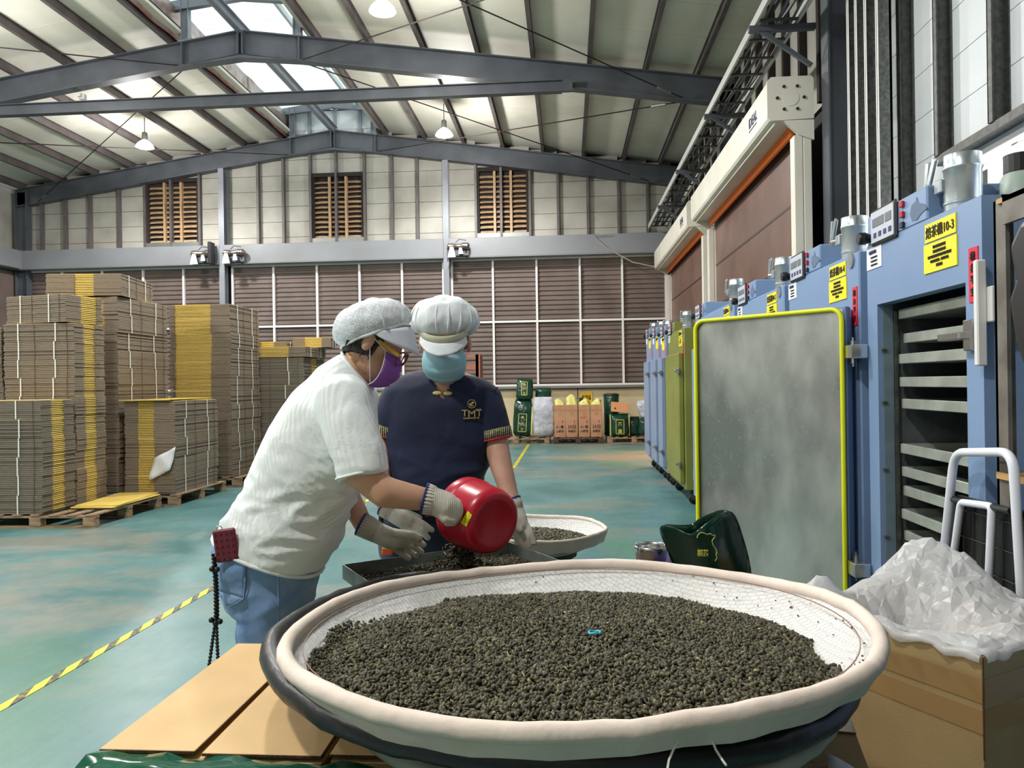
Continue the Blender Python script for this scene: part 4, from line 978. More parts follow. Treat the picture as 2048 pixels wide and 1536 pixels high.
support(-.008, .17, 1.225, 1.76, .763, 'light kraft carton under the middle of the tray')
bx = support(.0, .34, 0, .40, .70, 'brown-taped carton under the right side of the tray', None, M_box2, -.2); bx.location = (.385, 1.57, 0)
MB().box(-.171, .171, -.06, .06, .70, .704).box(-.171, .171, -.204, -.2005, .55, .704).build('brown_tape', M_tape, bx, world=False)
MB().grid([[(.10 + .02 * i, -.19 - .012 * i - .03 * j, .70 - .01 * i * i * .2 - .012 * j * j * .2 + .02) for j in range(4)] for i in range(4)]).build('white_label', M_paper, bx, world=False, smooth=True, thick=.001)
for k, (x, y) in enumerate(((-.70, 1.70), (-.685, 1.675), (-.655, 1.60))):
    o = MB().lathe([(.001, -.005), (.004, -.002), (.0045, .002), (.001, .005)], 7, axis='x').build('tea_leaf', mat('tea_dark', S(58, 44, 30), .8)); o.location = (x, y, .7695); o.rotation_euler = (0, 0, k * 1.1); tag(o, ['lone dark tea leaf lying farthest back on the carton', 'lone dark tea leaf beside the farthest one', 'tiny tea crumb near the tray rim'][k], 'tea leaf', 'stray leaves on the carton')
# green foil bag along the bottom edge
P = []
for i in range(9):
    a = PI * i / 8
    P.append([(-.78 + .70 * j / 24, 1.15 - .075 * math.cos(a) + .01 * mnoise.noise(Vector((j * .5, i * .7, 2))), .70 + .092 * math.sin(a) * (1 - .25 * (j / 24)) + .014 * mnoise.noise(Vector((j * .45, i * .8, 7)))) for j in range(25)])
o = MB().grid(P).build('green_foil_bag', mat('green_foil_gloss', S(14, 88, 62), .12, c2=S(10, 70, 50), vs=3, bump=.3, bs=12), smooth=True, thick=.002); tag(o, 'glossy green foil bag along the bottom edge', 'bag')
st_ = thing('stool', 'low carton stool carrying the glossy green bag', 'carton', (-.42, 1.14, 0)); MB().box(-.38, .36, -.06, .06, 0, .695, .003).build('carton_body', M_box2, st_, world=False); MB().box(-.38, .36, -.061, .061, .695, .6985).build('flap', M_box2, st_, world=False)
st_.name = 'low_carton'; tag(st_, 'narrow kraft carton carrying the glossy green bag', 'carton')

# --- round tea trays
M_cloth = mat('pale_cloth', S(230, 215, 203), .8, c2=S(216, 201, 188), vs=9, vdet=5, bump=.5, bs=30, bdist=.006)
wv = bpy.data.materials.new('woven_lining'); wv.use_nodes = True; nt, b = nodes(wv); N = nt.nodes.new; L = nt.links.new
b.inputs['Roughness'].default_value = .75; b.inputs['Base Color'].default_value = S(226, 224, 220)
tc = N('ShaderNodeTexCoord'); mp_ = N('ShaderNodeMapping'); mp_.inputs['Rotation'].default_value = (0, 0, .7); L(tc.outputs['Object'], mp_.inputs['Vector'])
br = N('ShaderNodeTexBrick'); br.inputs['Scale'].default_value = 24; br.inputs['Mortar Size'].default_value = .03; br.inputs['Mortar Smooth'].default_value = .6; br.offset = .5; br.inputs['Color1'].default_value = (.9, .9, .9, 1); br.inputs['Color2'].default_value = (.4, .4, .4, 1); br.inputs['Mortar'].default_value = (0, 0, 0, 1); L(mp_.outputs[0], br.inputs['Vector'])
nz_ = N('ShaderNodeTexNoise'); nz_.inputs['Scale'].default_value = 26; L(tc.outputs['Object'], nz_.inputs['Vector'])
ad = N('ShaderNodeMath'); ad.operation = 'ADD'; L(br.outputs['Fac'], ad.inputs[0]); L(nz_.outputs['Fac'], ad.inputs[1])
wr2 = N('ShaderNodeValToRGB'); wr2.color_ramp.elements[0].color = S(214, 214, 212); wr2.color_ramp.elements[1].color = S(234, 233, 230); L(br.outputs['Fac'], wr2.inputs['Fac']); L(wr2.outputs['Color'], b.inputs['Base Color'])
bp = N('ShaderNodeBump'); bp.inputs['Strength'].default_value = .8; bp.inputs['Distance'].default_value = .008; L(ad.outputs[0], bp.inputs['Height']); L(bp.outputs['Normal'], b.inputs['Normal'])
M_weave = wv
M_bamboo = mat('dark_bamboo', S(54, 52, 46), .6, c2=S(34, 34, 32), vs=14)
M_blackrub = mat('black_leather_rim', S(40, 40, 44), .38, c2=S(26, 26, 28), vs=10, bump=.35, bs=22, bdist=.008)
M_grayrim = mat('grey_cloth', S(168, 172, 162), .8, c2=S(146, 152, 142), vs=8)
def tea_tray(name, lab, c, R, tx, ty, depth, rimr, m_rim, m_in, m_out, wob=.006, seed=0, skirt=.03, grp=None, flat=.78):
    t = thing(name, lab, 'tea tray', c, 0, grp)
    t.rotation_euler = (math.atan(ty), -math.atan(tx), 0)
    n = 96
    def rad(k): return R * (1 + wob * math.sin(2 * k * 2 * PI / n + seed) + wob * .6 * math.sin(3 * k * 2 * PI / n + seed * 2))
    def hz(k): return .004 * math.sin(5 * k * 2 * PI / n + seed)
    prof = [(0, -depth), (flat * .5, -depth), (flat, -depth + .004), (.88, -depth * .62), (.96, -depth * .22), (1.0, 0)]
    rings = [[(rad(k) * p * math.cos(2 * PI * k / n), rad(k) * p * math.sin(2 * PI * k / n), z + hz(k)) for k in range(n)] for p, z in prof[1:]]
    MB().loft(rings, cap=False).add([(0, 0, -depth)] + rings[0], [(0, 1 + k, 1 + (k + 1) % n) for k in range(n)]).build('lining', m_in, t, world=False, smooth=True)
    MB().tube([(rad(k) * math.cos(2 * PI * k / n), rad(k) * math.sin(2 * PI * k / n), hz(k) + .004 * mnoise.noise(Vector((k * .6, seed, 0)))) for k in range(n)], [rimr * (1 + .10 * mnoise.noise(Vector((k * .9, seed + 5, 1)))) for k in range(n)], 14, closed=True).build('rim_cover', m_rim, t, world=False, smooth=True)
    # outer skirt under the rim, then the basket body
    o1 = [[((rad(k) + rimr * .85 * (1 - v) - .01 * v) * math.cos(2 * PI * k / n), (rad(k) + rimr * .85 * (1 - v) - .01 * v) * math.sin(2 * PI * k / n), hz(k) - .004 - v * (skirt + .008 * mnoise.noise(Vector((k * .35, seed, 3))))) for k in range(n)] for v in (0, .5, 1)]
    MB().loft(o1, cap=False).build('skirt', m_rim, t, world=False, smooth=True)
    o2 = [[(rad(k) * p * math.cos(2 * PI * k / n), rad(k) * p * math.sin(2 * PI * k / n), z - .012 + hz(k)) for k in range(n)] for p, z in prof[1:]]
    MB().loft(o2, cap=False).add([(0, 0, -depth - .012)] + o2[0], [(0, 1 + (k + 1) % n, 1 + k) for k in range(n)]).build('basket_shell', m_out, t, world=False, smooth=True)
    return t
TC = Vector((.005, 1.504, .909))
tray1 = tea_tray('tea_tray', 'large round tea tray with a pale cloth rim, heaped with tea', TC, .55, .0233, -.0496, .082, .0145, M_cloth, M_weave, M_bamboo, seed=1.0, skirt=.034, grp='stacked round tea trays')
tray2 = tea_tray('tea_tray', 'round tray with a black leather rim under the pale one', TC + Vector((-.040, .054, -.050)), .557, -.030, -.030, .05, .022, M_blackrub, M_bamboo, M_bamboo, seed=2.2, skirt=.02, grp='stacked round tea trays')
tray3 = tea_tray('tea_tray', 'lowest round tray with a grey cloth rim', TC + Vector((.02, -.03, -.105)), .45, .02, -.045, .025, .016, M_grayrim, M_bamboo, M_bamboo, seed=3.1, skirt=.012, grp='stacked round tea trays')
for k, pts in enumerate(([(1378, 1440), (1372, 1462), (1350, 1492), (1338, 1520), (1334, 1545)], [(1420, 1470), (1432, 1500), (1446, 1522), (1452, 1530)])):
    MB().tube([px(x, y, .985 - .012 * q) for q, (x, y) in enumerate(pts)], .0016, 6).build('tie_string', M_strap, tray1)
# stitched seam just inside the rim
MB().tube([(.521 * math.cos(a), .521 * math.sin(a), -.004) for a in np.linspace(0, 2 * PI, 96, endpoint=False)], .0012, 4, closed=True).build('seam', mat('seam_thread', S(150, 120, 108), .8), tray1, world=False)

# --- tea
tm_ = bpy.data.materials.new('rolled_tea'); tm_.use_nodes = True; nt, b = nodes(tm_); N = nt.nodes.new; L = nt.links.new
at = N('ShaderNodeAttribute'); at.attribute_name = 'tone'; rp_ = N('ShaderNodeValToRGB'); e = rp_.color_ramp.elements
e[0].position = 0; e[0].color = S(58, 54, 42); e[1].position = 1; e[1].color = S(196, 180, 118)
for p_, c_ in ((.45, S(88, 84, 66)), (.80, S(116, 112, 84)), (.93, S(150, 142, 96))): q = e.new(p_); q.color = c_
L(at.outputs['Fac'], rp_.inputs['Fac']); L(rp_.outputs['Color'], b.inputs['Base Color']); b.inputs['Roughness'].default_value = .6; b.inputs['Specular IOR Level'].default_value = .35
M_tea = tm_
phi = (1 + 5 ** .5) / 2
ICO = np.array([(-1, phi, 0), (1, phi, 0), (-1, -phi, 0), (1, -phi, 0), (0, -1, phi), (0, 1, phi), (0, -1, -phi), (0, 1, -phi), (phi, 0, -1), (phi, 0, 1), (-phi, 0, -1), (-phi, 0, 1)], float); ICO /= np.linalg.norm(ICO[0])
ICOF = np.array([(0, 11, 5), (0, 5, 1), (0, 1, 7), (0, 7, 10), (0, 10, 11), (1, 5, 9), (5, 11, 4), (11, 10, 2), (10, 7, 6), (7, 1, 8), (3, 9, 4), (3, 4, 2), (3, 2, 6), (3, 6, 8), (3, 8, 9), (4, 9, 5), (2, 4, 11), (6, 2, 10), (8, 6, 7), (9, 8, 1)])
def granules(pos, size, rng, stem=.05):
    """pos (n,3) -> one mesh of knobbly rolled leaves"""
    n = len(pos); V = np.empty((n, 12, 3)); tone = np.empty((n, 12))
    sc = size * rng.uniform(.6, 1.25, (n, 1)) * np.stack([rng.uniform(.8, 1.6, n), rng.uniform(.65, 1.05, n), rng.uniform(.55, .95, n)], 1)
    st = rng.random(n) < stem
    sc[st] = size * np.stack([rng.uniform(1.5, 2.8, st.sum()), rng.uniform(.18, .32, st.sum()), rng.uniform(.18, .3, st.sum())], 1)
    q = rng.normal(size=(n, 4)); q[st, 1:3] *= .35; q /= np.linalg.norm(q, axis=1)[:, None]
    w_, x, y, z = q.T
    Rm = np.stack([1 - 2 * (y * y + z * z), 2 * (x * y - z * w_), 2 * (x * z + y * w_), 2 * (x * y + z * w_), 1 - 2 * (x * x + z * z), 2 * (y * z - x * w_), 2 * (x * z - y * w_), 2 * (y * z + x * w_), 1 - 2 * (x * x + y * y)], 1).reshape(n, 3, 3)
    base = ICO[None] * rng.uniform(.65, 1.25, (n, 12, 1)) * sc[:, None, :]
    V = np.einsum('nij,nkj->nki', Rm, base) + pos[:, None, :]
    tn = rng.beta(1.1, 2.6, n); tn[st] = rng.uniform(.85, 1.0, st.sum()); tone[:] = tn[:, None]
    F_ = (ICOF[None] + (np.arange(n) * 12)[:, None, None]).reshape(-1, 3)
    return V.reshape(-1, 3), F_, tone.ravel()
def tri_mesh(name, V, F_, tone, m, parent=None):
    me = bpy.data.meshes.new('mesh'); me.vertices.add(len(V)); me.vertices.foreach_set('co', V.astype(np.float32).ravel())
    me.loops.add(len(F_) * 3); me.loops.foreach_set('vertex_index', F_.astype(np.int32).ravel())
    me.polygons.add(len(F_)); me.polygons.foreach_set('loop_start', np.arange(0, len(F_) * 3, 3, dtype=np.int32)); me.polygons.foreach_set('loop_total', np.full(len(F_), 3, dtype=np.int32))
    me.update(calc_edges=True)
    a = me.attributes.new('tone', 'FLOAT', 'POINT'); a.data.foreach_set('value', tone.astype(np.float32))
    me.materials.append(m)
    return put(name, me, parent)
rng = np.random.default_rng(3)
_ER = np.array([.462, .428, .428, .478, .510, .520, .520, .505, .462])
def edge_r(th):          # outline of the heap on the tray (about its centre)
    t_ = np.mod(th, 2 * PI); s_ = t_ / (PI / 4); k = np.floor(s_).astype(int); fr_ = s_ - k; fr_ = fr_ * fr_ * (3 - 2 * fr_)
    return _ER[k] * (1 - fr_) + _ER[np.minimum(k + 1, 8)] * fr_ + .006 * np.sin(9 * th) + .004 * np.sin(17 * th + 1) + .003 * np.sin(31 * th)
TEAC = np.array([TC.x, TC.y])
def tea_h(r, R_): q = np.clip(r / R_, 0, 1); return .030 * (1 - q ** 10) + .016 * (1 - q ** 2)
def tray_plane(x, y): return TC.z + .0233 * (x - TC.x) - .0496 * (y - TC.y)
n = 46000
th = rng.uniform(0, 2 * PI, n); rr_ = rng.random(n) ** .47; R_ = edge_r(th); r = rr_ * R_
x = TEAC[0] + r * np.cos(th); y = TEAC[1] + r * np.sin(th)
lump = np.array([mnoise.noise(Vector((a * 9, b2 * 9, 0))) for a, b2 in zip(x, y)]) * .004
dd = np.hypot(x - TC.x, y - TC.y) / .55
base_z = tray_plane(x, y) - .082 + np.clip((dd - .76) / .24, 0, 1) ** 1.3 * .075
z = np.maximum(tray_plane(x, y) - .062 + tea_h(r, R_) + lump, base_z + .004) + rng.uniform(-.006, .003, n)
V, F_, tn = granules(np.stack([x, y, z], 1), .0044, rng)
# solid bed below the loose leaves
kn, kr = 72, 12
bed = []
for j in range(kr + 1):
    for k in range(kn):
        t_ = 2 * PI * k / kn; R0 = float(edge_r(np.array(t_))) * .955; r0 = R0 * j / kr; X, Y = TEAC[0] + r0 * math.cos(t_), TEAC[1] + r0 * math.sin(t_)
        d0 = math.hypot(X - TC.x, Y - TC.y) / .55; bz = tray_plane(X, Y) - .082 + max(0, min(1, (d0 - .76) / .24)) ** 1.3 * .075
        bed.append((X, Y, max(tray_plane(X, Y) - .069 + float(tea_h(np.array(r0), R0)), bz + .0015)))
bF = []
for j in range(kr):
    for k in range(kn):
        a, b2, c2_, d2 = j * kn + k, j * kn + (k + 1) % kn, (j + 1) * kn + (k + 1) % kn, (j + 1) * kn + k
        bF += [(a, c2_, b2), (a, d2, c2_)]
V = np.concatenate([V, np.array(bed)]); F_ = np.concatenate([F_, np.array(bF) + len(tn)]); tn = np.concatenate([tn, np.full(len(bed), .2)])
o = tri_mesh('tea_leaves', V, F_, tn, M_tea); tag(o, 'heap of dark rolled tea leaves on the large pale-rimmed tray', 'tea', kind='stuff')
# stray specks on the bare lining
th = rng.uniform(-.6, 1.9, 60); r = rng.uniform(.49, .535, 60); x = TC.x + r * np.cos(th); y = TC.y + r * np.sin(th)
dd = np.hypot(x - TC.x, y - TC.y) / .55; z = tray_plane(x, y) - .082 + np.interp(dd, [.78, .88, .96, 1.0], [.004, .031, .064, .082]) + .003
V, F_, tn = granules(np.stack([x, y, z], 1), .0022, rng, .2); o = tri_mesh('tea_crumbs', V, F_, tn, M_tea); tag(o, 'few tea crumbs scattered on the bare white tray lining', 'tea', kind='stuff')
# small blue ring lying on the tea
p = px(1190, 1306, 1.43); zt_ = tray_plane(p.x, p.y) - .062 + .030 + .016 * (1 - ((p.x - TC.x) ** 2 + (p.y - TC.y) ** 2) / .24) + .005
MBr = MB().tube([(.011 * math.cos(a), .008 * math.sin(a), .001 * math.sin(3 * a)) for a in np.linspace(0, 2 * PI, 20, endpoint=False)], .0028, 6, closed=True)
o = MBr.build('blue_ring', mat('turquoise_plastic', S(60, 160, 180), .4), smooth=True); o.location = (p.x, p.y, zt_ + .002); tag(o, 'tiny turquoise ring lying on the tea heap', 'ring')

# --- square zinc tray being filled
T0 = Vector((-.739, 2.389, .80)); U = Vector((.829, .560, 0)); Wd = Vector((.563, -.826, 0)); TL, TW = .622, .44
cz = T0 + U * TL / 2 + Wd * TW / 2
ang = math.atan2(U.y, U.x)
tr4 = thing('zinc_tray', 'square zinc tray under the red scoop, half filled with tea', 'tray', (cz.x, cz.y, .755), ang)
a_, b_ = TL / 2, TW / 2
for (x0, x1, y0, y1) in ((-a_, a_, b_ - .003, b_), (-a_, a_, -b_, -b_ + .003), (-a_, -a_ + .003, -b_ + .003, b_ - .003), (a_ - .003, a_, -b_ + .003, b_ - .003)): MB().box(x0, x1, y0, y1, .003, .047).build('side', mat('worn_zinc', S(168, 174, 170), .38, .6, c2=S(132, 138, 134), vs=12, vdet=5), tr4, world=False)
MB().box(-a_, a_, -b_, b_, 0, .003).build('bottom', M_tray, tr4, world=False)
n = 5200; u = rng.uniform(-a_ + .03, a_ - .02, n); v = rng.uniform(-b_ + .015, b_ - .03, n)
hh = .020 * np.exp(-((u - .05) ** 2 + (v - .02) ** 2) / .03) + .008 + .006 * rng.random(n)
V, F_, tn = granules(np.stack([u, v, hh], 1), .0052, rng); ca, sa = math.cos(ang), math.sin(ang)
V = np.stack([V[:, 0] * ca - V[:, 1] * sa + cz.x, V[:, 0] * sa + V[:, 1] * ca + cz.y, V[:, 2] + .755], 1)
o = tri_mesh('tea_leaves', V, F_, tn, M_tea); tag(o, 'loose tea leaves spread in the square zinc tray', 'tea', kind='stuff')
t = thing('support_carton', 'plain carton hidden under the zinc tray', 'carton', (cz.x, cz.y, 0), ang); MB().box(-.25, .25, -.17, .17, 0, .752, .003).build('carton_body', M_box2, t, world=False); MB().box(-.25, .25, -.17, .17, .752, .7545).build('flap', M_box2, t, world=False)

# --- second round tray on a stool, behind the man
T2 = Vector((-.185, 3.74, .66))
tray5 = tea_tray('tea_tray', 'smaller round tray of tea on a stool behind the man', T2, .365, .0, -.01, .075, .010, M_cloth, M_weave, M_grayrim, seed=4.0, skirt=.05)
n = 3600; th = rng.uniform(0, 2 * PI, n); r = np.sqrt(rng.random(n)) * (.29 + .01 * np.sin(5 * th)); x = T2.x - .015 + r * np.cos(th); y = T2.y + r * np.sin(th)
z = T2.z - .06 + .022 * (1 - (r / .3) ** 3) + rng.uniform(-.003, .003, n)
V, F_, tn = granules(np.stack([x, y, z], 1), .0065, rng); o = tri_mesh('tea_leaves', V, F_, tn, M_tea); tag(o, 'tea leaves heaped on the smaller tray behind the man', 'tea', kind='stuff')
so = thing('stool', 'dark wooden stool under the smaller tea tray', 'stool', (T2.x, T2.y, 0))
MB().lathe([(.22, .53), (.22, .565)], 28).build('seat', M_wood_d, so, world=False)
for k in range(4):
    a = PI / 4 + k * PI / 2; MB().bar((.15 * math.cos(a), .15 * math.sin(a), .53), (.24 * math.cos(a), .24 * math.sin(a), 0), .035, .035).build('leg', M_wood_d, so, world=False)

# --- side table with bowl, purple cloth and the green foil bag
tb = thing('side_table', 'small table covered by a purple cloth behind the big tray', 'table', (.42, 2.55, 0))
MB().box(-.30, .16, -.22, .24, .70, .725, .004).build('table_top', M_wood_d, tb, world=False)
for sx_ in (-1.2, .5):
    for sy_ in (-1, 1): MB().box(sx_ * .22 - .02, sx_ * .22 + .02, sy_ * .18 - .02, sy_ * .18 + .02, 0, .70).build('leg', M_wood_d, tb, world=False)
o = MB().grid([[(.31 + .20 * i / 12, 2.40 + .44 * j / 10, .731 + .012 * abs(mnoise.noise(Vector((i * .5, j * .5, 1)))) + (.03 if 2 < i < 6 and j < 5 else 0) * math.sin(i)) for j in range(11)] for i in range(13)]).build('purple_cloth', mat('purple_cloth', S(62, 52, 100), .85), smooth=True, thick=.003); tag(o, 'purple cloth spread on the small side table', 'cloth')
bw = px(1302, 1094, 2.62)
o = MB().lathe([(.0, 0), (.035, 0), (.05, .012), (.056, .05), (.0575, .062), (.059, .062), (.058, .05), (.0515, .010), (.036, -.002), (.0, -.002)], 36, capb=False, capt=False).build('steel_bowl', M_chr, smooth=True); o.location = (bw.x, bw.y, .749); tag(o, 'small stainless steel bowl behind the big tray', 'bowl')
# foil bag standing open, with a map outline in gold
M_gfoil = mat('dark_green_foil', S(8, 50, 36), .16, c2=S(5, 38, 28), vs=4, bump=.15, bs=8, bdist=.02)
gb = thing('foil_bag', 'open dark green foil bag with a gold outline, leaning by the oven door', 'bag', px(1430, 1150, 2.45))
def bagpt(x, y, d): return px(x, y, d)
front = [[(1310, 1046), (1335, 1100), (1352, 1135), (1360, 1180)], [(1345, 1052), (1368, 1100), (1380, 1135), (1388, 1180)], [(1370, 1066), (1390, 1100), (1400, 1135), (1408, 1180)], [(1383, 1071), (1408, 1100), (1420, 1135), (1428, 1180)], [(1400, 1056), (1430, 1095), (1440, 1135), (1450, 1180)], [(1430, 1034), (1456, 1085), (1468, 1135), (1478, 1180)], [(1466, 1011), (1483, 1065), (1500, 1120), (1507, 1180)]]
dep = [2.50, 2.45, 2.40, 2.37, 2.36, 2.38, 2.43]
MB().grid([[bagpt(x, y, dep[i] + .012 * math.sin(j + i)) for j, (x, y) in enumerate(r_)] for i, r_ in enumerate(front)]).build('front_sheet', M_gfoil, gb, smooth=True, thick=.003, sub=2)
backs = [[(1310, 1045), (1340, 1110), (1360, 1180)], [(1350, 1050), (1375, 1105), (1395, 1180)], [(1388, 1050), (1410, 1105), (1425, 1180)], [(1390, 1040), (1440, 1100), (1455, 1180)], [(1425, 1024), (1465, 1090), (1485, 1180)], [(1466, 1011), (1490, 1085), (1507, 1180)]]
MB().grid([[bagpt(x, y, (2.51, 2.54, 2.55, 2.54, 2.50, 2.44)[i]) for j, (x, y) in enumerate(r_)] for i, r_ in enumerate(backs)]).build('back_sheet', M_gfoil, gb, smooth=True, thick=.003, sub=2)
mp2 = [(1394, 1076), (1396, 1070), (1401, 1065), (1408, 1066), (1415, 1069), (1421, 1067), (1424, 1070), (1431, 1071), (1428, 1076), (1424, 1082), (1426, 1090), (1431, 1097), (1434, 1104), (1432, 1110), (1434, 1116), (1430, 1122)]
MB().tube([bagpt(x, y, 2.332 + .0004 * abs(x - 1410)) for x, y in mp2], .0014, 5).build('gold_outline', M_gold, gb)
me, w0, h0 = text_mesh('製茶', M_gold, .02); q = put('gold_script', me, gb); pc = bagpt(1406, 1106, 2.335) - gb.location
q.matrix_local = Matrix.Translation(pc) @ Matrix(((_rt.x, _up.x, -_fw.x, 0), (_rt.y, _up.y, -_fw.y, 0), (_rt.z, _up.z, -_fw.z, 0), (0, 0, 0, 1))) @ Matrix.Diagonal((.035 / w0, .022 / h0, .3, 1))

# --- big open carton with plastic liner, right foreground
CC = Vector((.921, 1.758, 0)); cu = Vector((-.53, .848, 0)); cv = Vector((.848, .53, 0)); CA, CB, CZ = .50, .43, .75
ctn = thing('open_carton', 'big open kraft carton in the right foreground', 'carton', CC)
ctn.rotation_euler = (0, 0, math.atan2(cv.y, cv.x))           # local x = cv, local y = cu
MB().box(0, CB, 0, .006, 0, CZ).build('front_side', M_box2, ctn, world=False); MB().box(0, .006, .006, CA - .006, 0, CZ).build('left_side', M_box2, ctn, world=False)
MB().box(0, CB, CA - .006, CA, 0, CZ + .006).build('back_side', M_box2, ctn, world=False); MB().box(CB - .006, CB, .006, CA - .006, 0, CZ).build('right_side', M_box2, ctn, world=False); MB().box(.006, CB - .006, .006, CA - .006, 0, .006).build('bottom', M_box2, ctn, world=False)
for (z0, z1, m_) in ((.645, .70, M_tape2), (.575, .63, M_tape2)):
    MB().box(-.0012, -.0002, .0, CA, z0, z1).build('packing_tape', m_, ctn, world=False); MB().box(0, CB, -.0012, -.0002, z0, z1).build('packing_tape', m_, ctn, world=False)
MB().tube([(-.001, -.001, CZ), (-.002, -.002, .52)], .0022, 5).build('torn_edge', M_flute, ctn, world=False)
pls = bpy.data.materials.new('milky_plastic'); pls.use_nodes = True; nt, b = nodes(pls); N = nt.nodes.new; L = nt.links.new
b.inputs['Base Color'].default_value = S(236, 238, 240); b.inputs['Roughness'].default_value = .3; t_ = N('ShaderNodeBsdfTransparent'); tl_ = N('ShaderNodeBsdfTranslucent'); tl_.inputs[0].default_value = S(236, 238, 240)
m1 = N('ShaderNodeMixShader'); m1.inputs[0].default_value = .45; L(b.outputs[0], m1.inputs[1]); L(tl_.outputs[0], m1.inputs[2]); m2 = N('ShaderNodeMixShader'); m2.inputs[0].default_value = .22; L(m1.outputs[0], m2.inputs[1]); L(t_.outputs[0], m2.inputs[2]); L(m2.outputs[0], nt.nodes['Material Output'].inputs[0])
tc = N('ShaderNodeTexCoord'); vo = N('ShaderNodeTexVoronoi'); vo.inputs['Scale'].default_value = 16; vo.feature = 'DISTANCE_TO_EDGE'
nz_ = N('ShaderNodeTexNoise'); nz_.inputs['Scale'].default_value = 9; L(tc.outputs['Object'], nz_.inputs['Vector']); mxv = N('ShaderNodeMix'); mxv.data_type = 'RGBA'; mxv.inputs[0].default_value = .35; L(tc.outputs['Object'], mxv.inputs[6]); L(nz_.outputs['Color'], mxv.inputs[7]); L(mxv.outputs[2], vo.inputs['Vector'])
bp = N('ShaderNodeBump'); bp.inputs['Strength'].default_value = .45; bp.inputs['Distance'].default_value = .006; L(vo.outputs['Distance'], bp.inputs['Height']); L(bp.outputs['Normal'], b.inputs['Normal'])
ln = thing('plastic_liner', 'crumpled milky plastic liner bulging out of the open carton', 'plastic bag', CC + Vector((0, 0, .5))); ln.rotation_euler = ctn.rotation_euler
def linz(u, v):     # u across cv, v along cu (0 front .. 1 back)
    rg_ = float(np.interp(v, [0, .12, .25, .5, .72, .86, .94, 1.0], [.755, .76, .785, .85, .895, .885, .84, .76])) - .752
    cr_ = float(np.interp(u, [0, .12, .35, .6, .85, .95, 1.0], [.02, .03, .10, .42, 1.0, .95, .75]))
    dip = -.13 * math.exp(-(((u - .33) / .20) ** 2 + ((v - .48) / .27) ** 2))
    edge = min(u, v, 1 - u, 1 - v)
    p_ = Vector((u * 3.2 + v * 1.6, v * 3.0 - u * 1.2, 1.7)); rd = lambda s_, o_: 1 - 2 * abs(mnoise.noise(p_ * s_ + Vector((o_, o_, 0))))
    w_ = rd(.75, 0) * .020 + rd(1.7, 3.1) * .012 + rd(3.6, 7.7) * .005
    return .252 + rg_ * cr_ + dip * min(1, edge / .14) + w_ * min(1, edge / .10 + .12)
n_ = 26
P = []
for i in range(n_ + 1):
    row = []
    for j in range(n_ + 1):
        inn = 1.0 if 0 < i < n_ and 0 < j < n_ else 0.0
        u, v = i / n_ + inn * random.uniform(-.35, .35) / n_, j / n_ + inn * random.uniform(-.35, .35) / n_
        row.append((.008 + (CB - .016) * u, .008 + (CA - .016) * v, linz(u, v) + inn * random.uniform(-.003, .003)))
    P.append(row)
sheet_ = MB(); vv = [p for r_ in P for p in r_]; m_1 = n_ + 1
sheet_.add(vv, [t3 for i in range(n_) for j in range(n_) for t3 in (((i * m_1 + j, i * m_1 + j + 1, (i + 1) * m_1 + j + 1), (i * m_1 + j, (i + 1) * m_1 + j + 1, (i + 1) * m_1 + j)) if random.random() < .5 else ((i * m_1 + j, i * m_1 + j + 1, (i + 1) * m_1 + j), (i * m_1 + j + 1, (i + 1) * m_1 + j + 1, (i + 1) * m_1 + j)))])
sheet_.build('crumpled_sheet', pls, ln, world=False)
# turned-over hem along the two near edges and a tuft at the far left corner
for nm, pts in (('hem', [(-.012 - .006 * math.sin(k * 1.9), CA * k / 26, .252 + .006 * math.sin(k * 1.1) + .02 * max(0, (k - 18) / 8)) for k in range(27)]), ('hem', [(CB * k / 20, -.010 - .004 * math.sin(k * 2.3), .252 + .005 * math.sin(k * 1.3)) for k in range(21)])):
    rings = []
    G = []
    for q, p_ in enumerate(pts):
        nx = (1, 0) if pts[1][0] == pts[1][0] and abs(pts[-1][1] - pts[0][1]) > .3 else (0, 1)
        G.append([(p_[0] + nx[0] * a, p_[1] + nx[1] * a, p_[2] + z_) for a, z_ in ((.0, -.012 - .004 * math.sin(q * .8)), (-.002, -.005), (.004, .004), (.02, .006), (.05, -.004 + .004 * math.sin(q)))])
    MB().grid(G).build(nm, pls, ln, world=False, smooth=True)
G = [[(-.05 + .16 * i / 10 + .01 * mnoise.noise(Vector((i, j, 0))), CA - .10 + .10 * j / 10, .26 + .075 * math.sin(PI * min(1, j / 10)) * math.exp(-((i - 4) / 4) ** 2) + .018 * mnoise.noise(Vector((i * .6, j * .6, 3)))) for j in range(11)] for i in range(11)]
MB().grid(G).build('loose_corner', pls, ln, world=False, smooth=True)

# --- white folding trolley with black crate
M_twhite = mat('trolley_white', S(226, 230, 240), .35)
tl = thing('folding_trolley', 'white folding trolley frame leaning on the ovens', 'trolley', (1.2, 2.3, 0))
def arch(pts, r, n=6):
    """polyline with rounded corners"""
    out = [Vector(pts[0])]
    for a, b2, c2_ in zip(pts[:-2], pts[1:-1], pts[2:]):
        a, b2, c2_ = Vector(a), Vector(b2), Vector(c2_); d0 = (a - b2).normalized(); d1 = (c2_ - b2).normalized(); p0, p1 = b2 + d0 * r, b2 + d1 * r
        for k in range(n + 1): t_ = k / n; out.append((p0 * (1 - t_) + b2 * t_) * (1 - t_) + (b2 * (1 - t_) + p1 * t_) * t_)
    out.append(Vector(pts[-1])); return out
MB().tube(arch([(1.235, 2.74, .10), (1.235, 2.505, 1.140), (1.235, 2.187, 1.170), (1.235, 2.10, .10)], .06), .0135, 12).build('handle', M_twhite, tl, smooth=True)
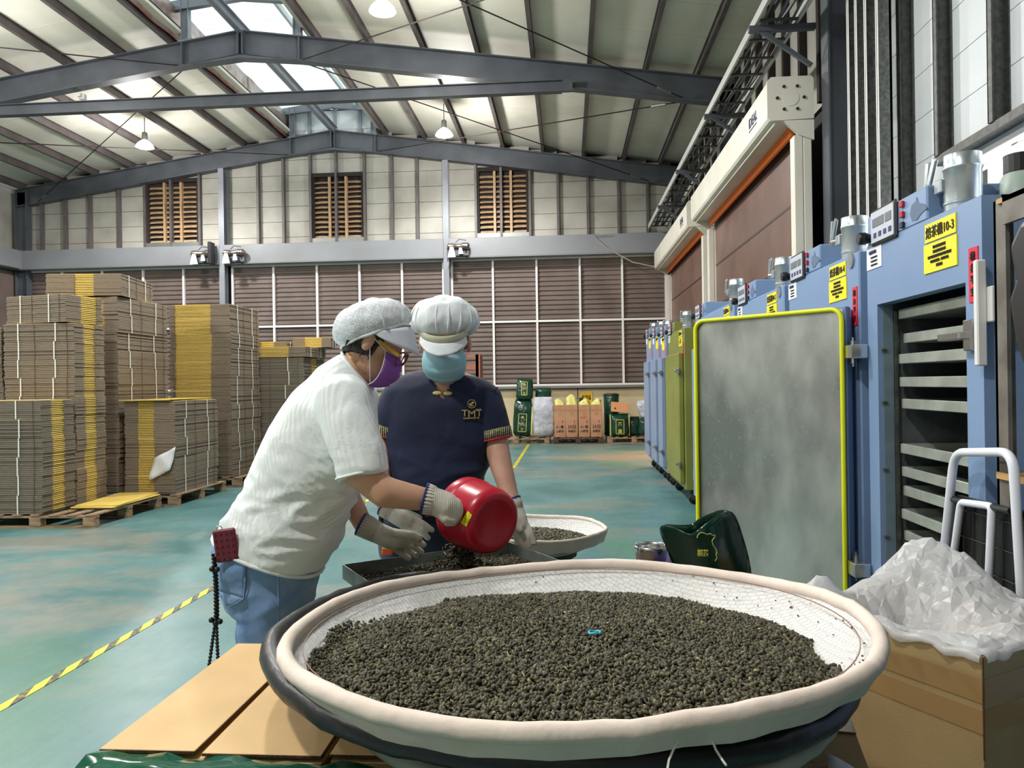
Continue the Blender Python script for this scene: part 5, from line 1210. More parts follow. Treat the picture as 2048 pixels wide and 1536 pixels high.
MB().tube(arch([(1.238, 2.71, .12), (1.238, 2.475, .985), (1.238, 2.30, 1.0), (1.238, 2.39, .12)], .02), .0115, 10).build('inner_frame', M_twhite, tl, smooth=True)
MB().box(1.19, 1.25, 2.10, 2.74, .06, .10, .01).build('foot_plate', M_black, tl)
for Y in (2.16, 2.68): MB().lathe([(.07, -.02), (.075, -.012), (.075, .012), (.07, .02)], 18, (1.22, Y, .076), 'y').build('wheel', M_black, tl)
MB().tube([(1.24, 2.53, .985), (1.24, 2.21, 1.002)], .010, 8).build('hinge_bar', M_black, tl)
ct = thing('wire_crate', 'black mesh crate behind the white trolley', 'crate', (1.26, 2.40, .10))
fm = MB()
for (a, b2) in (((1.256, 2.06, .12), (1.256, 2.62, .12)), ((1.256, 2.04, 1.0), (1.256, 2.52, .99)), ((1.256, 2.04, .12), (1.256, 2.04, 1.0)), ((1.256, 2.62, .12), (1.256, 2.52, .99))): fm.bar(a, b2, .015, .02)
fm.build('crate_frame', M_black, ct)
MB().box(1.262, 1.266, 2.03, 2.62, .12, .99).build('back_panel', M_black, ct)
M_wire = mat('dark_wire', S(70, 66, 58), .4, .5)
for k in range(10): MB().tube([(1.258, 2.045, .2 + k * .085), (1.258, 2.60 - k * .009, .19 + k * .085)], .0016, 5).build('wire', M_wire, ct)
for k in range(9): MB().tube([(1.258, 2.08 + k * .058, .12), (1.258, 2.07 + k * .053, .99)], .0016, 5).build('wire', M_wire, ct)
# ================================================================ PEOPLE
from mathutils.bvhtree import BVHTree
CAM0 = Vector((0, 0, CAMH))
def evalmesh(mb, voxel, smooth, cut=None, disp=None):
    me = mb.mesh(M_white, recalc=True); o = put('tmp', me)
    r = o.modifiers.new('r', 'REMESH'); r.mode = 'VOXEL'; r.voxel_size = voxel; r.use_smooth_shade = True
    if smooth: s_ = o.modifiers.new('s', 'SMOOTH'); s_.factor = .5; s_.iterations = smooth
    dg = bpy.context.evaluated_depsgraph_get(); res = bpy.data.meshes.new_from_object(o.evaluated_get(dg))
    bpy.data.objects.remove(o); bpy.data.meshes.remove(me)
    if disp is not None:
        n = len(res.vertices); co = np.empty(n * 3); res.vertices.foreach_get('co', co); co = co.reshape(-1, 3); nm = np.empty(n * 3); res.vertices.foreach_get('normal', nm); nm = nm.reshape(-1, 3)
        d = np.array([disp(Vector(p)) for p in co]); res.vertices.foreach_set('co', (co + nm * d[:, None]).ravel()); res.update()
    if cut is not None:
        bm = bmesh.new(); bm.from_mesh(res); dl = [f for f in bm.faces if cut(f.calc_center_median(), f.normal)]
        bmesh.ops.delete(bm, geom=dl, context='FACES'); bm.to_mesh(res); bm.free()
    return res
def blob(name, mb, m, parent, voxel=.009, smooth=6, cut=None, disp=None):
    me = evalmesh(mb, voxel, smooth, cut, disp); me.materials.clear(); me.materials.append(m); me.shade_smooth()
    o = put(name, me, parent)
    if parent is not None:
        o.matrix_local = (mtx(parent.parent) @ mtx(parent) if parent.parent else mtx(parent)).inverted()
    return o
def ell(mb, c, ax, n=24, m_=14):
    """closed ellipsoid; ax = three axis vectors"""
    c = Vector(c); rings = []
    for i in range(1, m_):
        ph = PI * i / m_ - PI / 2
        rings.append([c + ax[0] * (math.cos(ph) * math.cos(2 * PI * k / n)) + ax[1] * (math.cos(ph) * math.sin(2 * PI * k / n)) + ax[2] * math.sin(ph) for k in range(n)])
    mb.loft(rings); return mb
def cap_(mb, pts, rs, n=16):
    """tapered limb with round ends through points"""
    pts = [Vector(p) for p in pts]; d0 = (pts[0] - pts[1]).normalized(); d1 = (pts[-1] - pts[-2]).normalized()
    P = [pts[0] + d0 * rs[0] * a for a in (.95, .7, .35)] ; R = [rs[0] * q for q in (.31, .71, .94)]
    P2 = [pts[-1] + d1 * rs[-1] * a for a in (.35, .7, .95)]; R2 = [rs[-1] * q for q in (.94, .71, .31)]
    mb.tube(P + pts + P2, R + list(rs) + R2, n); return mb
def ringpx(b_, f_, D, hd, n=28, ex=.9):
    a = px(b_[0], b_[1], D); c = px(f_[0], f_[1], D); ct = (a + c) / 2; h = (c - a) / 2; R = []
    for k in range(n):
        t = 2 * PI * k / n; cx_, sy_ = math.cos(t), math.sin(t)
        R.append(ct + h * math.copysign(abs(cx_) ** ex, cx_) + _fw * (hd * math.copysign(abs(sy_) ** ex, sy_)))
    return R
def hit(bvh, x, y, off=.003):
    d = (px(x, y, 1.0) - CAM0).normalized(); h_ = bvh.ray_cast(CAM0, d)
    if h_[0] is None: return None
    return h_[0] + h_[1] * off
def decal(bvh, quad, nu, nv, off=.003, dflt=2.4):
    G = []
    for i in range(nv + 1):
        row = []
        for j in range(nu + 1):
            u, v = j / nu, i / nv
            x = (quad[0][0] * (1 - u) + quad[1][0] * u) * (1 - v) + (quad[3][0] * (1 - u) + quad[2][0] * u) * v
            y = (quad[0][1] * (1 - u) + quad[1][1] * u) * (1 - v) + (quad[3][1] * (1 - u) + quad[2][1] * u) * v
            p = hit(bvh, x, y, off); row.append(p if p is not None else (row[-1] if row else px(x, y, dflt)))
        G.append(row)
    return G
def bvh_of(o):
    me = o.data; T = mtx(o.parent) @ o.matrix_local if o.parent else o.matrix_local
    return BVHTree.FromPolygons([T @ v.co for v in me.vertices], [list(p.vertices) for p in me.polygons])

def cloth_mat(name, c, c2, rib=None, ribdir=(1, 0, 0), bump=.3, rough=.85, vs=5):
    m = mat(name, c, rough, c2=c2, vs=vs, sheen=.15); nt, b = nodes(m); N = nt.nodes.new; L = nt.links.new
    tc = N('ShaderNodeNewGeometry'); hs = []
    n1 = N('ShaderNodeTexNoise'); n1.inputs['Scale'].default_value = 9; n1.inputs['Detail'].default_value = 4; n1.inputs['Distortion'].default_value = .6; L(tc.outputs['Position'], n1.inputs['Vector'])
    h = n1.outputs['Fac']
    if rib:
        wv_ = N('ShaderNodeTexWave'); wv_.inputs['Scale'].default_value = rib; wv_.inputs['Distortion'].default_value = 1.2; wv_.inputs['Detail'].default_value = 2; wv_.inputs['Detail Scale'].default_value = 2.5
        mp_ = N('ShaderNodeMapping'); mp_.inputs['Rotation'].default_value = ribdir; L(tc.outputs['Position'], mp_.inputs['Vector']); L(mp_.outputs[0], wv_.inputs['Vector'])
        ad_ = N('ShaderNodeMath'); ad_.operation = 'MULTIPLY_ADD'; L(wv_.outputs['Fac'], ad_.inputs[0]); ad_.inputs[1].default_value = .10; L(h, ad_.inputs[2]); h = ad_.outputs[0]
    bp_ = N('ShaderNodeBump'); bp_.inputs['Strength'].default_value = bump; bp_.inputs['Distance'].default_value = .02; L(h, bp_.inputs['Height']); L(bp_.outputs['Normal'], b.inputs['Normal'])
    return m
M_skin = mat('skin_tan', S(214, 168, 140), .5, c2=S(204, 156, 128), vs=14); nodes(M_skin)[1].inputs['Subsurface Weight'].default_value = .08; nodes(M_skin)[1].inputs['Subsurface Radius'].default_value = (.02, .008, .004)
M_skin2 = mat('skin_light', S(206, 160, 138), .5, c2=S(196, 148, 126), vs=14)
M_hair = mat('black_hair', S(24, 22, 22), .4, c2=S(40, 36, 34), vs=60, stretch=(1, 1, .2), bump=.6, bs=120, bdist=.004)
M_knit = cloth_mat('white_knit', S(246, 251, 251), S(238, 245, 245), rib=26, ribdir=(0, .5, .9), bump=.55)
M_denim = cloth_mat('blue_denim', S(146, 178, 220), S(104, 138, 190), bump=.35, vs=7)
M_navy_s = cloth_mat('navy_cotton', S(17, 31, 68), S(12, 23, 52), bump=.35, vs=3)
M_navy_j = cloth_mat('dark_jeans', S(34, 48, 78), S(24, 34, 58), bump=.3)
M_glove = cloth_mat('cotton_glove', S(222, 216, 204), S(204, 198, 184), rib=60, bump=.3, vs=18)
M_gtrim = mat('blue_trim', S(40, 40, 130), .7)
def net_mat(name, c, al):
    m = bpy.data.materials.new(name); m.use_nodes = True; nt, b = nodes(m); N = nt.nodes.new; L = nt.links.new
    b.inputs['Base Color'].default_value = c; b.inputs['Roughness'].default_value = .7
    tr_ = N('ShaderNodeBsdfTransparent'); mx_ = N('ShaderNodeMixShader'); tc = N('ShaderNodeTexCoord')
    ck = N('ShaderNodeTexVoronoi'); ck.inputs['Scale'].default_value = 240; ck.feature = 'DISTANCE_TO_EDGE'; L(tc.outputs['Object'], ck.inputs['Vector'])
    r_ = N('ShaderNodeValToRGB'); r_.color_ramp.elements[0].position = .10; r_.color_ramp.elements[0].color = (0, 0, 0, 1); r_.color_ramp.elements[1].position = .24; r_.color_ramp.elements[1].color = (al, al, al, 1); L(ck.outputs['Distance'], r_.inputs['Fac'])
    L(r_.outputs['Color'], mx_.inputs[0]); L(b.outputs[0], mx_.inputs[1]); L(tr_.outputs[0], mx_.inputs[2]); L(mx_.outputs[0], nt.nodes['Material Output'].inputs[0])
    return m
M_net = net_mat('white_hair_net', S(240, 246, 252), .62)
M_capw = mat('cap_fabric', S(236, 240, 242), .75, c2=S(216, 224, 228), vs=12, vdet=5, bump=.5, bs=26, bdist=.008)
M_visor = mat('visor_white', S(222, 226, 238), .6)
M_capy = mat('cap_band', S(206, 204, 180), .8)
M_mpur = mat('purple_mask', S(156, 102, 190), .75, c2=S(134, 80, 168), vs=10)
M_mblu = mat('blue_mask', S(158, 200, 214), .75, c2=S(142, 186, 202), vs=9)
M_loop = mat('ear_loop', S(232, 228, 232), .7)

def glove(parent, lab, cuff, palm, fingers, rf=.0118):
    """cuff: [(x,y,D,r)...]; palm likewise; fingers: list of [(x,y,D)...] chains"""
    g_ = MB(); P3 = lambda q: px(q[0], q[1], q[2])
    cap_(g_, [P3(q) for q in palm], [q[3] for q in palm])
    for f in fingers:
        r0 = f[0][3] if len(f[0]) > 3 else rf
        cap_(g_, [P3(q) for q in f], [r0 * k for k in np.linspace(1.08, .92, len(f))], 10)
    g_.tube([P3(q) for q in cuff] + [P3(palm[0])], [q[3] for q in cuff] + [palm[0][3] * .95], 18)
    o = blob('glove', g_, M_glove, parent, .0045, 4); o['label'] = lab
    a, b2 = P3(cuff[0]), P3(cuff[1]); d = (b2 - a).normalized(); u = d.orthogonal().normalized(); v = d.cross(u); r = cuff[0][3]
    MB().tube([a + (u * math.cos(t) + v * math.sin(t)) * r for t in np.linspace(0, 2 * PI, 28, endpoint=False)], .0042, 8, closed=True).build('cuff_trim', M_gtrim, o, smooth=True, world=True)
    n = 26
    rb = MB()
    for k in range(n):            # knitted ribs of the cuff
        t = 2 * PI * k / n; e_ = u * math.cos(t) + v * math.sin(t)
        L_ = [P3(q) for q in cuff] + [P3(palm[0])]; RR = [q[3] for q in cuff] + [palm[0][3] * .9]
        rb.tube([p + e_ * (q + .0008) for p, q in zip(L_, RR)], .0026, 5)
    q = rb.build('cuff_ribs', M_glove, o, smooth=True); q['kind'] = 'stuff'
    return o
def shoe(parent, c, d, m):
    """c ground point, d forward"""
    d = Vector(d).normalized(); s_ = Vector((-d.y, d.x, 0)); R = []
    for (t, wd, h) in ((-.07, .026, .07), (-.05, .036, .10), (0, .038, .095), (.06, .040, .07), (.12, .045, .055), (.17, .040, .045), (.20, .022, .03)):
        R.append([Vector(c) + d * t + s_ * (wd * math.cos(a)) + Vector((0, 0, h / 2 + h / 2 * math.sin(a))) for a in np.linspace(0, 2 * PI, 14, endpoint=False)])
    MB().loft(R).build('shoe', m, parent, smooth=True, recalc=True)

# ---------------------------------------------------------------- woman in white, pouring
DW = 2.38
foot = px(520, 1600, 2.38); W = thing('person', 'person in a white knit top and blue jeans tipping the red scoop', 'person', (foot.x, foot.y, 0))
hc = px(750, 684, DW); hf = (_rt * .87 - _up * .5).normalized(); hu = (_rt * .5 + _up * .87).normalized(); hs = -_fw
body = MB()
ell(body, hc + hu * .02 - hf * .008, (hf * .096, hs * .076, hu * .100)); ell(body, hc + hf * .026 - hu * .055, (hf * .066, hs * .058, hu * .072)); ell(body, hc + hf * .092 - hu * .028, (hf * .024, hs * .014, hu * .026)); ell(body, hc + hf * .06 - hu * .098, (hf * .03, hs * .03, hu * .024))
cap_(body, [px(700, 748, DW), px(722, 728, DW), hc - hf * .02 - hu * .03], [.066, .058, .056])
TW = [((690, 706), (742, 776), .062), ((640, 735), (752, 825), .135), ((587, 787), (757, 882), .175), ((547, 850), (746, 935), .185), ((516, 915), (722, 985), .18), ((490, 975), (700, 1030), .175), ((460, 1025), (680, 1085), .178), ((437, 1064), (642, 1143), .182)]
def shrink(b_, f_, k): cx_, cy_ = (b_[0] + f_[0]) / 2, (b_[1] + f_[1]) / 2; return (cx_ + (b_[0] - cx_) * k, cy_ + (b_[1] - cy_) * k), (cx_ + (f_[0] - cx_) * k, cy_ + (f_[1] - cy_) * k)
body.loft([ringpx(*shrink(b_, f_, .86), DW, hd * .84) for b_, f_, hd in TW])
cap_(body, [px(690, 800, 2.22), px(712, 940, 2.17), px(770, 985, 2.15), px(856, 1000, 2.19)], [.062, .052, .047, .034])     # near arm
cap_(body, [px(705, 800, 2.54), px(680, 960, 2.56), px(730, 1056, 2.50)], [.06, .045, .032])                          # far arm
cap_(body, [px(545, 1150, 2.31), px(520, 1365, 2.30), px(516, 1612, 2.30)], [.08, .052, .036]); cap_(body, [px(550, 1150, 2.46), px(530, 1335, 2.47), px(526, 1570, 2.47)], [.08, .052, .036])
Wb = blob('body', body, M_skin, W, .010, 4)
# ear
ell_m = MB(); ell(ell_m, hc - hf * .004 - hu * .004 + hs * .077, (hf * .018, hs * .012, hu * .032), 14, 10); ell_m.build('ear', M_skin, Wb, smooth=True, recalc=True)
# knit top
sh = MB(); sh.loft([ringpx(b_, f_, DW, hd) for b_, f_, hd in TW])
sh.tube([px(690, 790, 2.28), px(684, 800, 2.235), px(700, 850, 2.20), px(718, 905, 2.175), px(727, 945, 2.165), px(729, 954, 2.163)], [.070, .085, .081, .077, .075, .075], 24)
cap_(sh, [px(712, 800, 2.52), px(700, 900, 2.56)], [.08, .072])
def wr_w(p):
    q = p * 7.0; d_ = (p.z - .95) ; k_ = max(0, 1 - abs(d_) / .28); return .007 * mnoise.noise(Vector((q.x * .7 + q.z * .9, q.y, q.z * .6 - q.x * .8))) + .004 * mnoise.noise(q * 2.3) + k_ * .011 * (1 - 2 * abs(mnoise.noise(Vector((q.x * .9 + q.z * 2.6, q.y * .6, q.z * 1.6 - q.x * 1.2)))) - .5)
SLEND = px(724, 950, 2.165); SLD = (px(727, 958, 2.165) - px(712, 880, 2.18)).normalized()
def cutw(c, nrm): return (c - SLEND).dot(SLD) > .004 and (c - SLEND).length < .13 and (c - CAM0).dot(_fw) < 2.29
Ws = blob('knit_top', sh, M_knit, W, .0085, 6, disp=wr_w)
a_ = SLD.orthogonal().normalized(); b_ = SLD.cross(a_)
MB().tube([SLEND - SLD * .003 + (a_ * math.cos(t) + b_ * math.sin(t)) * .0735 for t in np.linspace(0, 2 * PI, 40, endpoint=False)], .004, 8, closed=True).build('sleeve_hem', M_knit, Ws, smooth=True)
hemr = ringpx(*TW[-1][:2], DW, TW[-1][2]); MB().tube(hemr, .006, 8, closed=True).build('hem', M_knit, Ws, smooth=True)
MB().tube(ringpx((686, 705), (744, 779), DW, .066), .005, 8, closed=True).build('neckline', M_knit, Ws, smooth=True)
MB().tube(ringpx((697, 701), (742, 758), DW, .063), .0016, 6, closed=True).build('gold_necklace', mat('gold_chain', S(210, 170, 80), .3, .9), W, smooth=True)
# jeans
jn = MB(); jn.loft([ringpx((460, 1035), (655, 1112), DW, .165), ringpx((434, 1085), (634, 1150), DW, .172), ringpx((440, 1150), (626, 1192), DW, .165), ringpx((462, 1205), (618, 1226), DW, .158)])
cap_(jn, [px(542, 1195, 2.31), px(518, 1290, 2.30), px(516, 1365, 2.30), px(514, 1590, 2.30)], [.094, .076, .066, .052]); cap_(jn, [px(550, 1195, 2.46), px(540, 1290, 2.47), px(528, 1350, 2.47), px(524, 1555, 2.47)], [.094, .076, .066, .052])
Wj = blob('jeans', jn, M_denim, W, .009, 6, disp=lambda p: .006 * mnoise.noise(Vector((p.x * 8, p.y * 8, p.z * 16))) + .008 * (.5 - 2 * abs(mnoise.noise(Vector((p.x * 5 + p.z * 3, p.y * 4, p.z * 14 - p.x * 6))))))
bj = bvh_of(Wj)
pk = decal(bj, [(431, 1103), (494, 1116), (489, 1196), (440, 1180)], 8, 10, .0045); pk2 = decal(bj, [(440, 1180), (489, 1196), (462, 1211), (455, 1209)], 8, 3, .0045)
po = MB().grid(pk).grid(pk2).build('back_pocket', M_denim, Wj, smooth=True, thick=.004)
M_st = mat('denim_seam', S(150, 180, 216), .8)
seam = [hit(bj, x, y, .006) for x, y in ((431, 1103), (462, 1110), (494, 1116), (492, 1155), (489, 1196), (475, 1204), (459, 1211), (448, 1197), (440, 1180))]
MB().tube([p for p in seam if p is not None], .0018, 5).build('pocket_seam', M_st, Wj)
seam = [hit(bj, x, y, .004) for x, y in ((553, 1135), (555, 1160), (556, 1200), (554, 1250), (550, 1290))]; MB().tube([p for p in seam if p is not None], .0016, 5).build('side_seam', M_st, Wj)
shoe(W, px(514, 1665, 2.30) * 1.0 - Vector((0, 0, px(514, 1665, 2.30).z)), _r0, M_white); shoe(W, px(524, 1630, 2.47) - Vector((0, 0, px(524, 1630, 2.47).z)), _r0, M_white)
# hair, net cap, visor
hr = MB(); ell(hr, hc + hu * .018 - hf * .022, (hf * .094, hs * .086, hu * .098)); ell(hr, hc - hf * .055 - hu * .03, (hf * .045, hs * .066, hu * .05))
fcut = lambda c, n_: (c - hc).dot(hf) > .035 or ((c - hc).dot(hu) < -.002 and (c - hc).dot(hf) > .012 - .0)
Wh = blob('hair', hr, M_hair, W, .006, 4, cut=fcut)
for k in range(9):
    p0 = hc - hf * (.06 - .010 * k) - hu * (.03 - .0015 * k) + hs * (.075 - .001 * k); MB().tube([p0 + hu * .03, p0, p0 - hu * (.022 + .008 * (k % 3)) + hf * .004 * (k % 2)], [.008, .007, .001], 6).build('hair_lock', M_hair, Wh, smooth=True)
cx0 = px(743, 654, DW); ca = (_rt * .94 + _up * .34).normalized(); cb_ = (_up * .94 - _rt * .34).normalized()
cp = MB(); R = []
for i in range(1, 20):
    ph = PI * i / 20 - PI / 2
    R.append([cx0 + ca * (.128 * math.cos(ph) * math.cos(t)) + hs * (.108 * math.cos(ph) * math.sin(t)) + cb_ * ((.088 if ph > 0 else .058) * math.sin(ph)) for t in np.linspace(0, 2 * PI, 40, endpoint=False)])
cp.loft(R)
Wc = blob('net_cap', cp, M_net, W, .007, 4, disp=lambda p: .006 * mnoise.noise(Vector((p.x * 18, p.y * 18, p.z * 9))) + .003 * mnoise.noise(p * 40))
edge = [cx0 + ca * (.112 * math.cos(t)) + hs * (.0945 * math.sin(t)) - cb_ * (.031 + .0015 * math.sin(9 * t)) for t in np.linspace(0, 2 * PI, 40, endpoint=False)]
MB().tube(edge, .0045, 8, closed=True).build('elastic_edge', M_capw, Wc, smooth=True)
for k in range(7):
    t0 = -2.6 + k * .62; MB().tube([cx0 + ca * (.131 * math.cos(ph) * math.cos(t0)) + hs * (.111 * math.cos(ph) * math.sin(t0)) + cb_ * ((.09 if ph > 0 else .054) * math.sin(ph)) for ph in np.linspace(-.9, .5, 9)], [.001, .003, .004, .004, .004, .003, .003, .002, .001], 6).build('gather_fold', M_capw, Wc, smooth=True)
G = []
for i in range(7):
    v = i / 6; row = []
    for t in np.linspace(-1.55, 1.55, 29):
        c_ = max(0.0, math.cos(t))
        row.append(hc + hf * ((.080 + .062 * v) * c_) + hs * ((.0925 + .004 * v * c_) * math.sin(t)) + hu * (.027 + .073 * c_ - .066 * v * c_ ** .8))
    G.append(row)
MB().grid(G).build('visor', M_visor, W, smooth=True, thick=.003)
# mask, loops, glasses
def mask_grid(c, f, s_, u, a, b2, c2_, th=1.15, p0=-1.05, p1=.75, n=26, m_=22, pleat=.003):
    G = []
    for i in range(m_ + 1):
        v = i / m_; ph = p0 + (p1 - p0) * v; row = []
        for t in np.linspace(-th, th, n):
            tt = t * (1 - .22 * (1 - v)) ; pl = 1 + pleat / a * (2 * ((v * 3.2) % 1.0) - 1) * (1 - (t / th) ** 2)
            row.append(c + f * (a * pl * math.cos(tt) * math.cos(ph)) + s_ * (b2 * math.sin(tt) * (math.cos(ph) ** .7)) + u * (c2_ * math.sin(ph)))
        G.append(row)
    return G
mcw = hc + hf * .022 - hu * .058
Gm = mask_grid(mcw, hf, hs, hu, .098, .074, .078)
mk = MB().grid(Gm).build('face_mask', M_mpur, W, smooth=True, thick=.003)
MB().tube(Gm[-1], .0022, 6).tube([r[-1] for r in Gm], .002, 6).tube([r[0] for r in Gm], .002, 6).tube(Gm[0], .002, 6).build('mask_hem', M_loop, mk)
earp = hc - hf * .010 + hu * .02 + hs * .088
for q in (Gm[-1][-1], Gm[2][-1]): MB().tube([q, (q + earp) / 2 + hs * .006, earp, earp - hf * .012 - hu * .02], .0018, 6).build('ear_loop', M_loop, mk)
M_frame = mat('red_glasses', S(130, 30, 36), .3); M_amber = mat('amber_temple', S(196, 150, 50), .3)
gl = MB().bar(hc + hf * .022 + hu * .012 + hs * .080, hc + hf * .098 + hu * .003 + hs * .070, .004, .010, up=hu).build('glasses', M_amber, W)
for s_ in (-1, 1):
    cc = hc + hf * .104 - hu * .004 + hs * (.034 * s_)
    MB().tube([cc + hs * (.028 * math.cos(t)) + hu * (.022 * math.sin(t)) - hf * .010 * math.cos(t) * s_ for t in np.linspace(0, 2 * PI, 20, endpoint=False)], .0026, 6, closed=True).build('lens_rim', M_frame, gl)
glove(W, 'cotton glove gripping the scoop handle', [(850, 997, 2.19, .043), (862, 1000, 2.19, .041)], [(872, 1004, 2.195, .041), (892, 1012, 2.20, .043), (903, 1018, 2.205, .036)],
      [[(900, 998, 2.185, .0135), (915, 1006, 2.19), (918, 1020, 2.225), (904, 1026, 2.25)], [(903, 1008, 2.18, .0135), (918, 1016, 2.19), (920, 1029, 2.225), (904, 1034, 2.25)], [(902, 1018, 2.18, .0135), (916, 1026, 2.19), (916, 1038, 2.225), (900, 1041, 2.25)], [(896, 1026, 2.18, .0135), (908, 1034, 2.19), (908, 1044, 2.22), (894, 1045, 2.245)], [(876, 1022, 2.18, .015), (890, 1038, 2.175), (906, 1040, 2.185)]])
gw2 = glove(W, 'dusty cotton glove cupped under the stream of tea', [(722, 1048, 2.50, .037), (738, 1056, 2.50, .036)], [(756, 1066, 2.50, .035), (778, 1076, 2.49, .036), (797, 1083, 2.485, .032)],
      [[(800, 1074, 2.46, .0125), (824, 1080, 2.45), (847, 1090, 2.455)], [(802, 1083, 2.475), (826, 1093, 2.47), (843, 1104, 2.475)], [(798, 1090, 2.495), (818, 1102, 2.49), (832, 1111, 2.49)], [(790, 1096, 2.515), (806, 1108, 2.51), (817, 1116, 2.51)], [(770, 1062, 2.47, .014), (800, 1067, 2.445), (826, 1070, 2.44), (838, 1076, 2.44)]])

# ---------------------------------------------------------------- man in navy
DM = 2.95
foot = px(866, 1463, DM); Mn = thing('person', 'person in a navy shirt, white bouffant cap and blue mask', 'person', (foot.x, foot.y, 0))
mc = px(890, 690, 2.86); mf = (-_fw * .87 - _up * .5).normalized(); mu = (_up * .87 - _fw * .5).normalized(); ms = _rt
body = MB()
ell(body, mc + mu * .02 - mf * .008, (mf * .098, ms * .079, mu * .102)); ell(body, mc + mf * .024 - mu * .055, (mf * .068, ms * .062, mu * .074)); ell(body, mc + mf * .095 - mu * .028, (mf * .024, ms * .015, mu * .026)); ell(body, mc + mf * .06 - mu * .1, (mf * .03, ms * .032, mu * .024))
cap_(body, [px(884, 775, 2.93), px(885, 745, 2.92), mc - mf * .03 - mu * .02], [.070, .062, .06])
TM = [(886, 742, 44, .058), (884, 756, 86, .085), (882, 777, 112, .112), (880, 805, 121, .128), (876, 855, 119, .138), (870, 905, 113, .145), (866, 955, 106, .15), (864, 1000, 104, .15), (864, 1038, 105, .145)]
def rm(c, k=1.0, kd=1.0, D=DM): return ringpx((c[0] - c[2] * k, c[1] - 1.5), (c[0] + c[2] * k, c[1] + 1.5), D, c[3] * kd)
body.loft([rm(c, .93, .93) for c in TM[:3]] + [rm(c, .86, .82) for c in TM[3:]])
cap_(body, [px(968, 795, 2.94), px(988, 872, 2.92), px(1002, 930, 2.87), px(1024, 1008, 2.80)], [.066, .052, .044, .032]); cap_(body, [px(797, 795, 2.94), px(768, 872, 2.92), px(756, 935, 2.85), px(772, 1018, 2.74)], [.066, .052, .044, .032])
cap_(body, [px(818, 1060, 2.97), px(812, 1240, 2.97), px(810, 1425, 3.0)], [.085, .058, .04]); cap_(body, [px(908, 1060, 2.97), px(912, 1240, 2.97), px(914, 1425, 3.0)], [.085, .058, .04])
Mb = blob('body', body, M_skin2, Mn, .010, 4)
for s_ in (-1, 1):
    e_ = MB(); ell(e_, mc - mf * .012 - mu * .002 + ms * (.088 * s_), (mf * .018, ms * .014, mu * .036), 14, 10); e_.build('ear', M_skin2, Mb, smooth=True, recalc=True)
hr = MB(); ell(hr, mc + mu * .02 - mf * .022, (mf * .094, ms * .086, mu * .096)); blob('hair', hr, M_hair, Mn, .007, 3, cut=lambda c, n_: (c - mc).dot(mf) > .0)
# shirt with open V neck
sh = MB(); sh.loft([rm(c) for c in TM])
sh.tube([px(950, 785, 2.94), px(964, 800, 2.94), px(978, 832, 2.93), px(986, 862, 2.925), px(989, 879, 2.92)], [.070, .082, .077, .070, .068], 24); sh.tube([px(815, 785, 2.94), px(801, 800, 2.94), px(784, 832, 2.93), px(772, 860, 2.925), px(768, 873, 2.92)], [.070, .082, .077, .070, .068], 24)
def pix(p): v = p - CAM0; d = v.dot(_fw); return 1024 + FPX * v.dot(_rt) / d, 768 - FPX * v.dot(_up) / d, d
CU = [(px(989, 878, 2.92), (px(990, 884, 2.92) - px(978, 830, 2.93)).normalized()), (px(768, 872, 2.92), (px(767, 878, 2.92) - px(784, 830, 2.93)).normalized())]
def cutm(c, n_):
    x, y, d = pix(c)
    if d < 2.93 and y < 802:
        hw = 24 * (1 - max(0, y - 752) / 50.0)
        if y < 802 and abs(x - 885) < max(hw, 2.0 if y < 785 else 1.2): return True
    return False
def wr_m(p):
    q = p * 6.0; k_ = max(0, 1 - abs(p.z - 1.02) / .22); return .007 * mnoise.noise(Vector((q.x * .8, q.y, q.z * 1.6))) + .004 * mnoise.noise(q * 2.2) + k_ * .012 * (.5 - 2 * abs(mnoise.noise(Vector((q.x * .7 + q.z * .4, q.y * .6, q.z * 2.4)))))
Ms = blob('shirt', sh, M_navy_s, Mn, .0085, 8, cut=cutm, disp=wr_m)
cfm = bpy.data.materials.new('woven_cuff'); cfm.use_nodes = True; nt, b = nodes(cfm); N = nt.nodes.new; L = nt.links.new
tc = N('ShaderNodeTexCoord'); wv_ = N('ShaderNodeTexWave'); wv_.inputs['Scale'].default_value = 42; wv_.inputs['Distortion'].default_value = 3.0; wv_.inputs['Detail Scale'].default_value = 6; L(tc.outputs['Object'], wv_.inputs['Vector'])
r_ = N('ShaderNodeValToRGB'); r_.color_ramp.elements[0].position = .55; r_.color_ramp.elements[0].color = S(34, 38, 30); r_.color_ramp.elements[1].position = .75; r_.color_ramp.elements[1].color = S(196, 190, 140); L(wv_.outputs['Fac'], r_.inputs['Fac']); L(r_.outputs['Color'], b.inputs['Base Color']); b.inputs['Roughness'].default_value = .8
for q, dr in CU:
    a_ = dr.orthogonal().normalized(); b_ = dr.cross(a_)
    rg = [[q + dr * h + (a_ * math.cos(t) + b_ * math.sin(t)) * (.0715 - .04 * h) for t in np.linspace(0, 2 * PI, 36, endpoint=False)] for h in (-.036, -.018, .0)]
    MB().loft(rg, cap=False).build('cuff_band', cfm, Ms, smooth=True, thick=.002)
    MB().tube([q + dr * .002 + (a_ * math.cos(t) + b_ * math.sin(t)) * .070 for t in np.linspace(0, 2 * PI, 36, endpoint=False)], .0038, 8, closed=True).build('red_piping', M_redp, Ms, smooth=True)
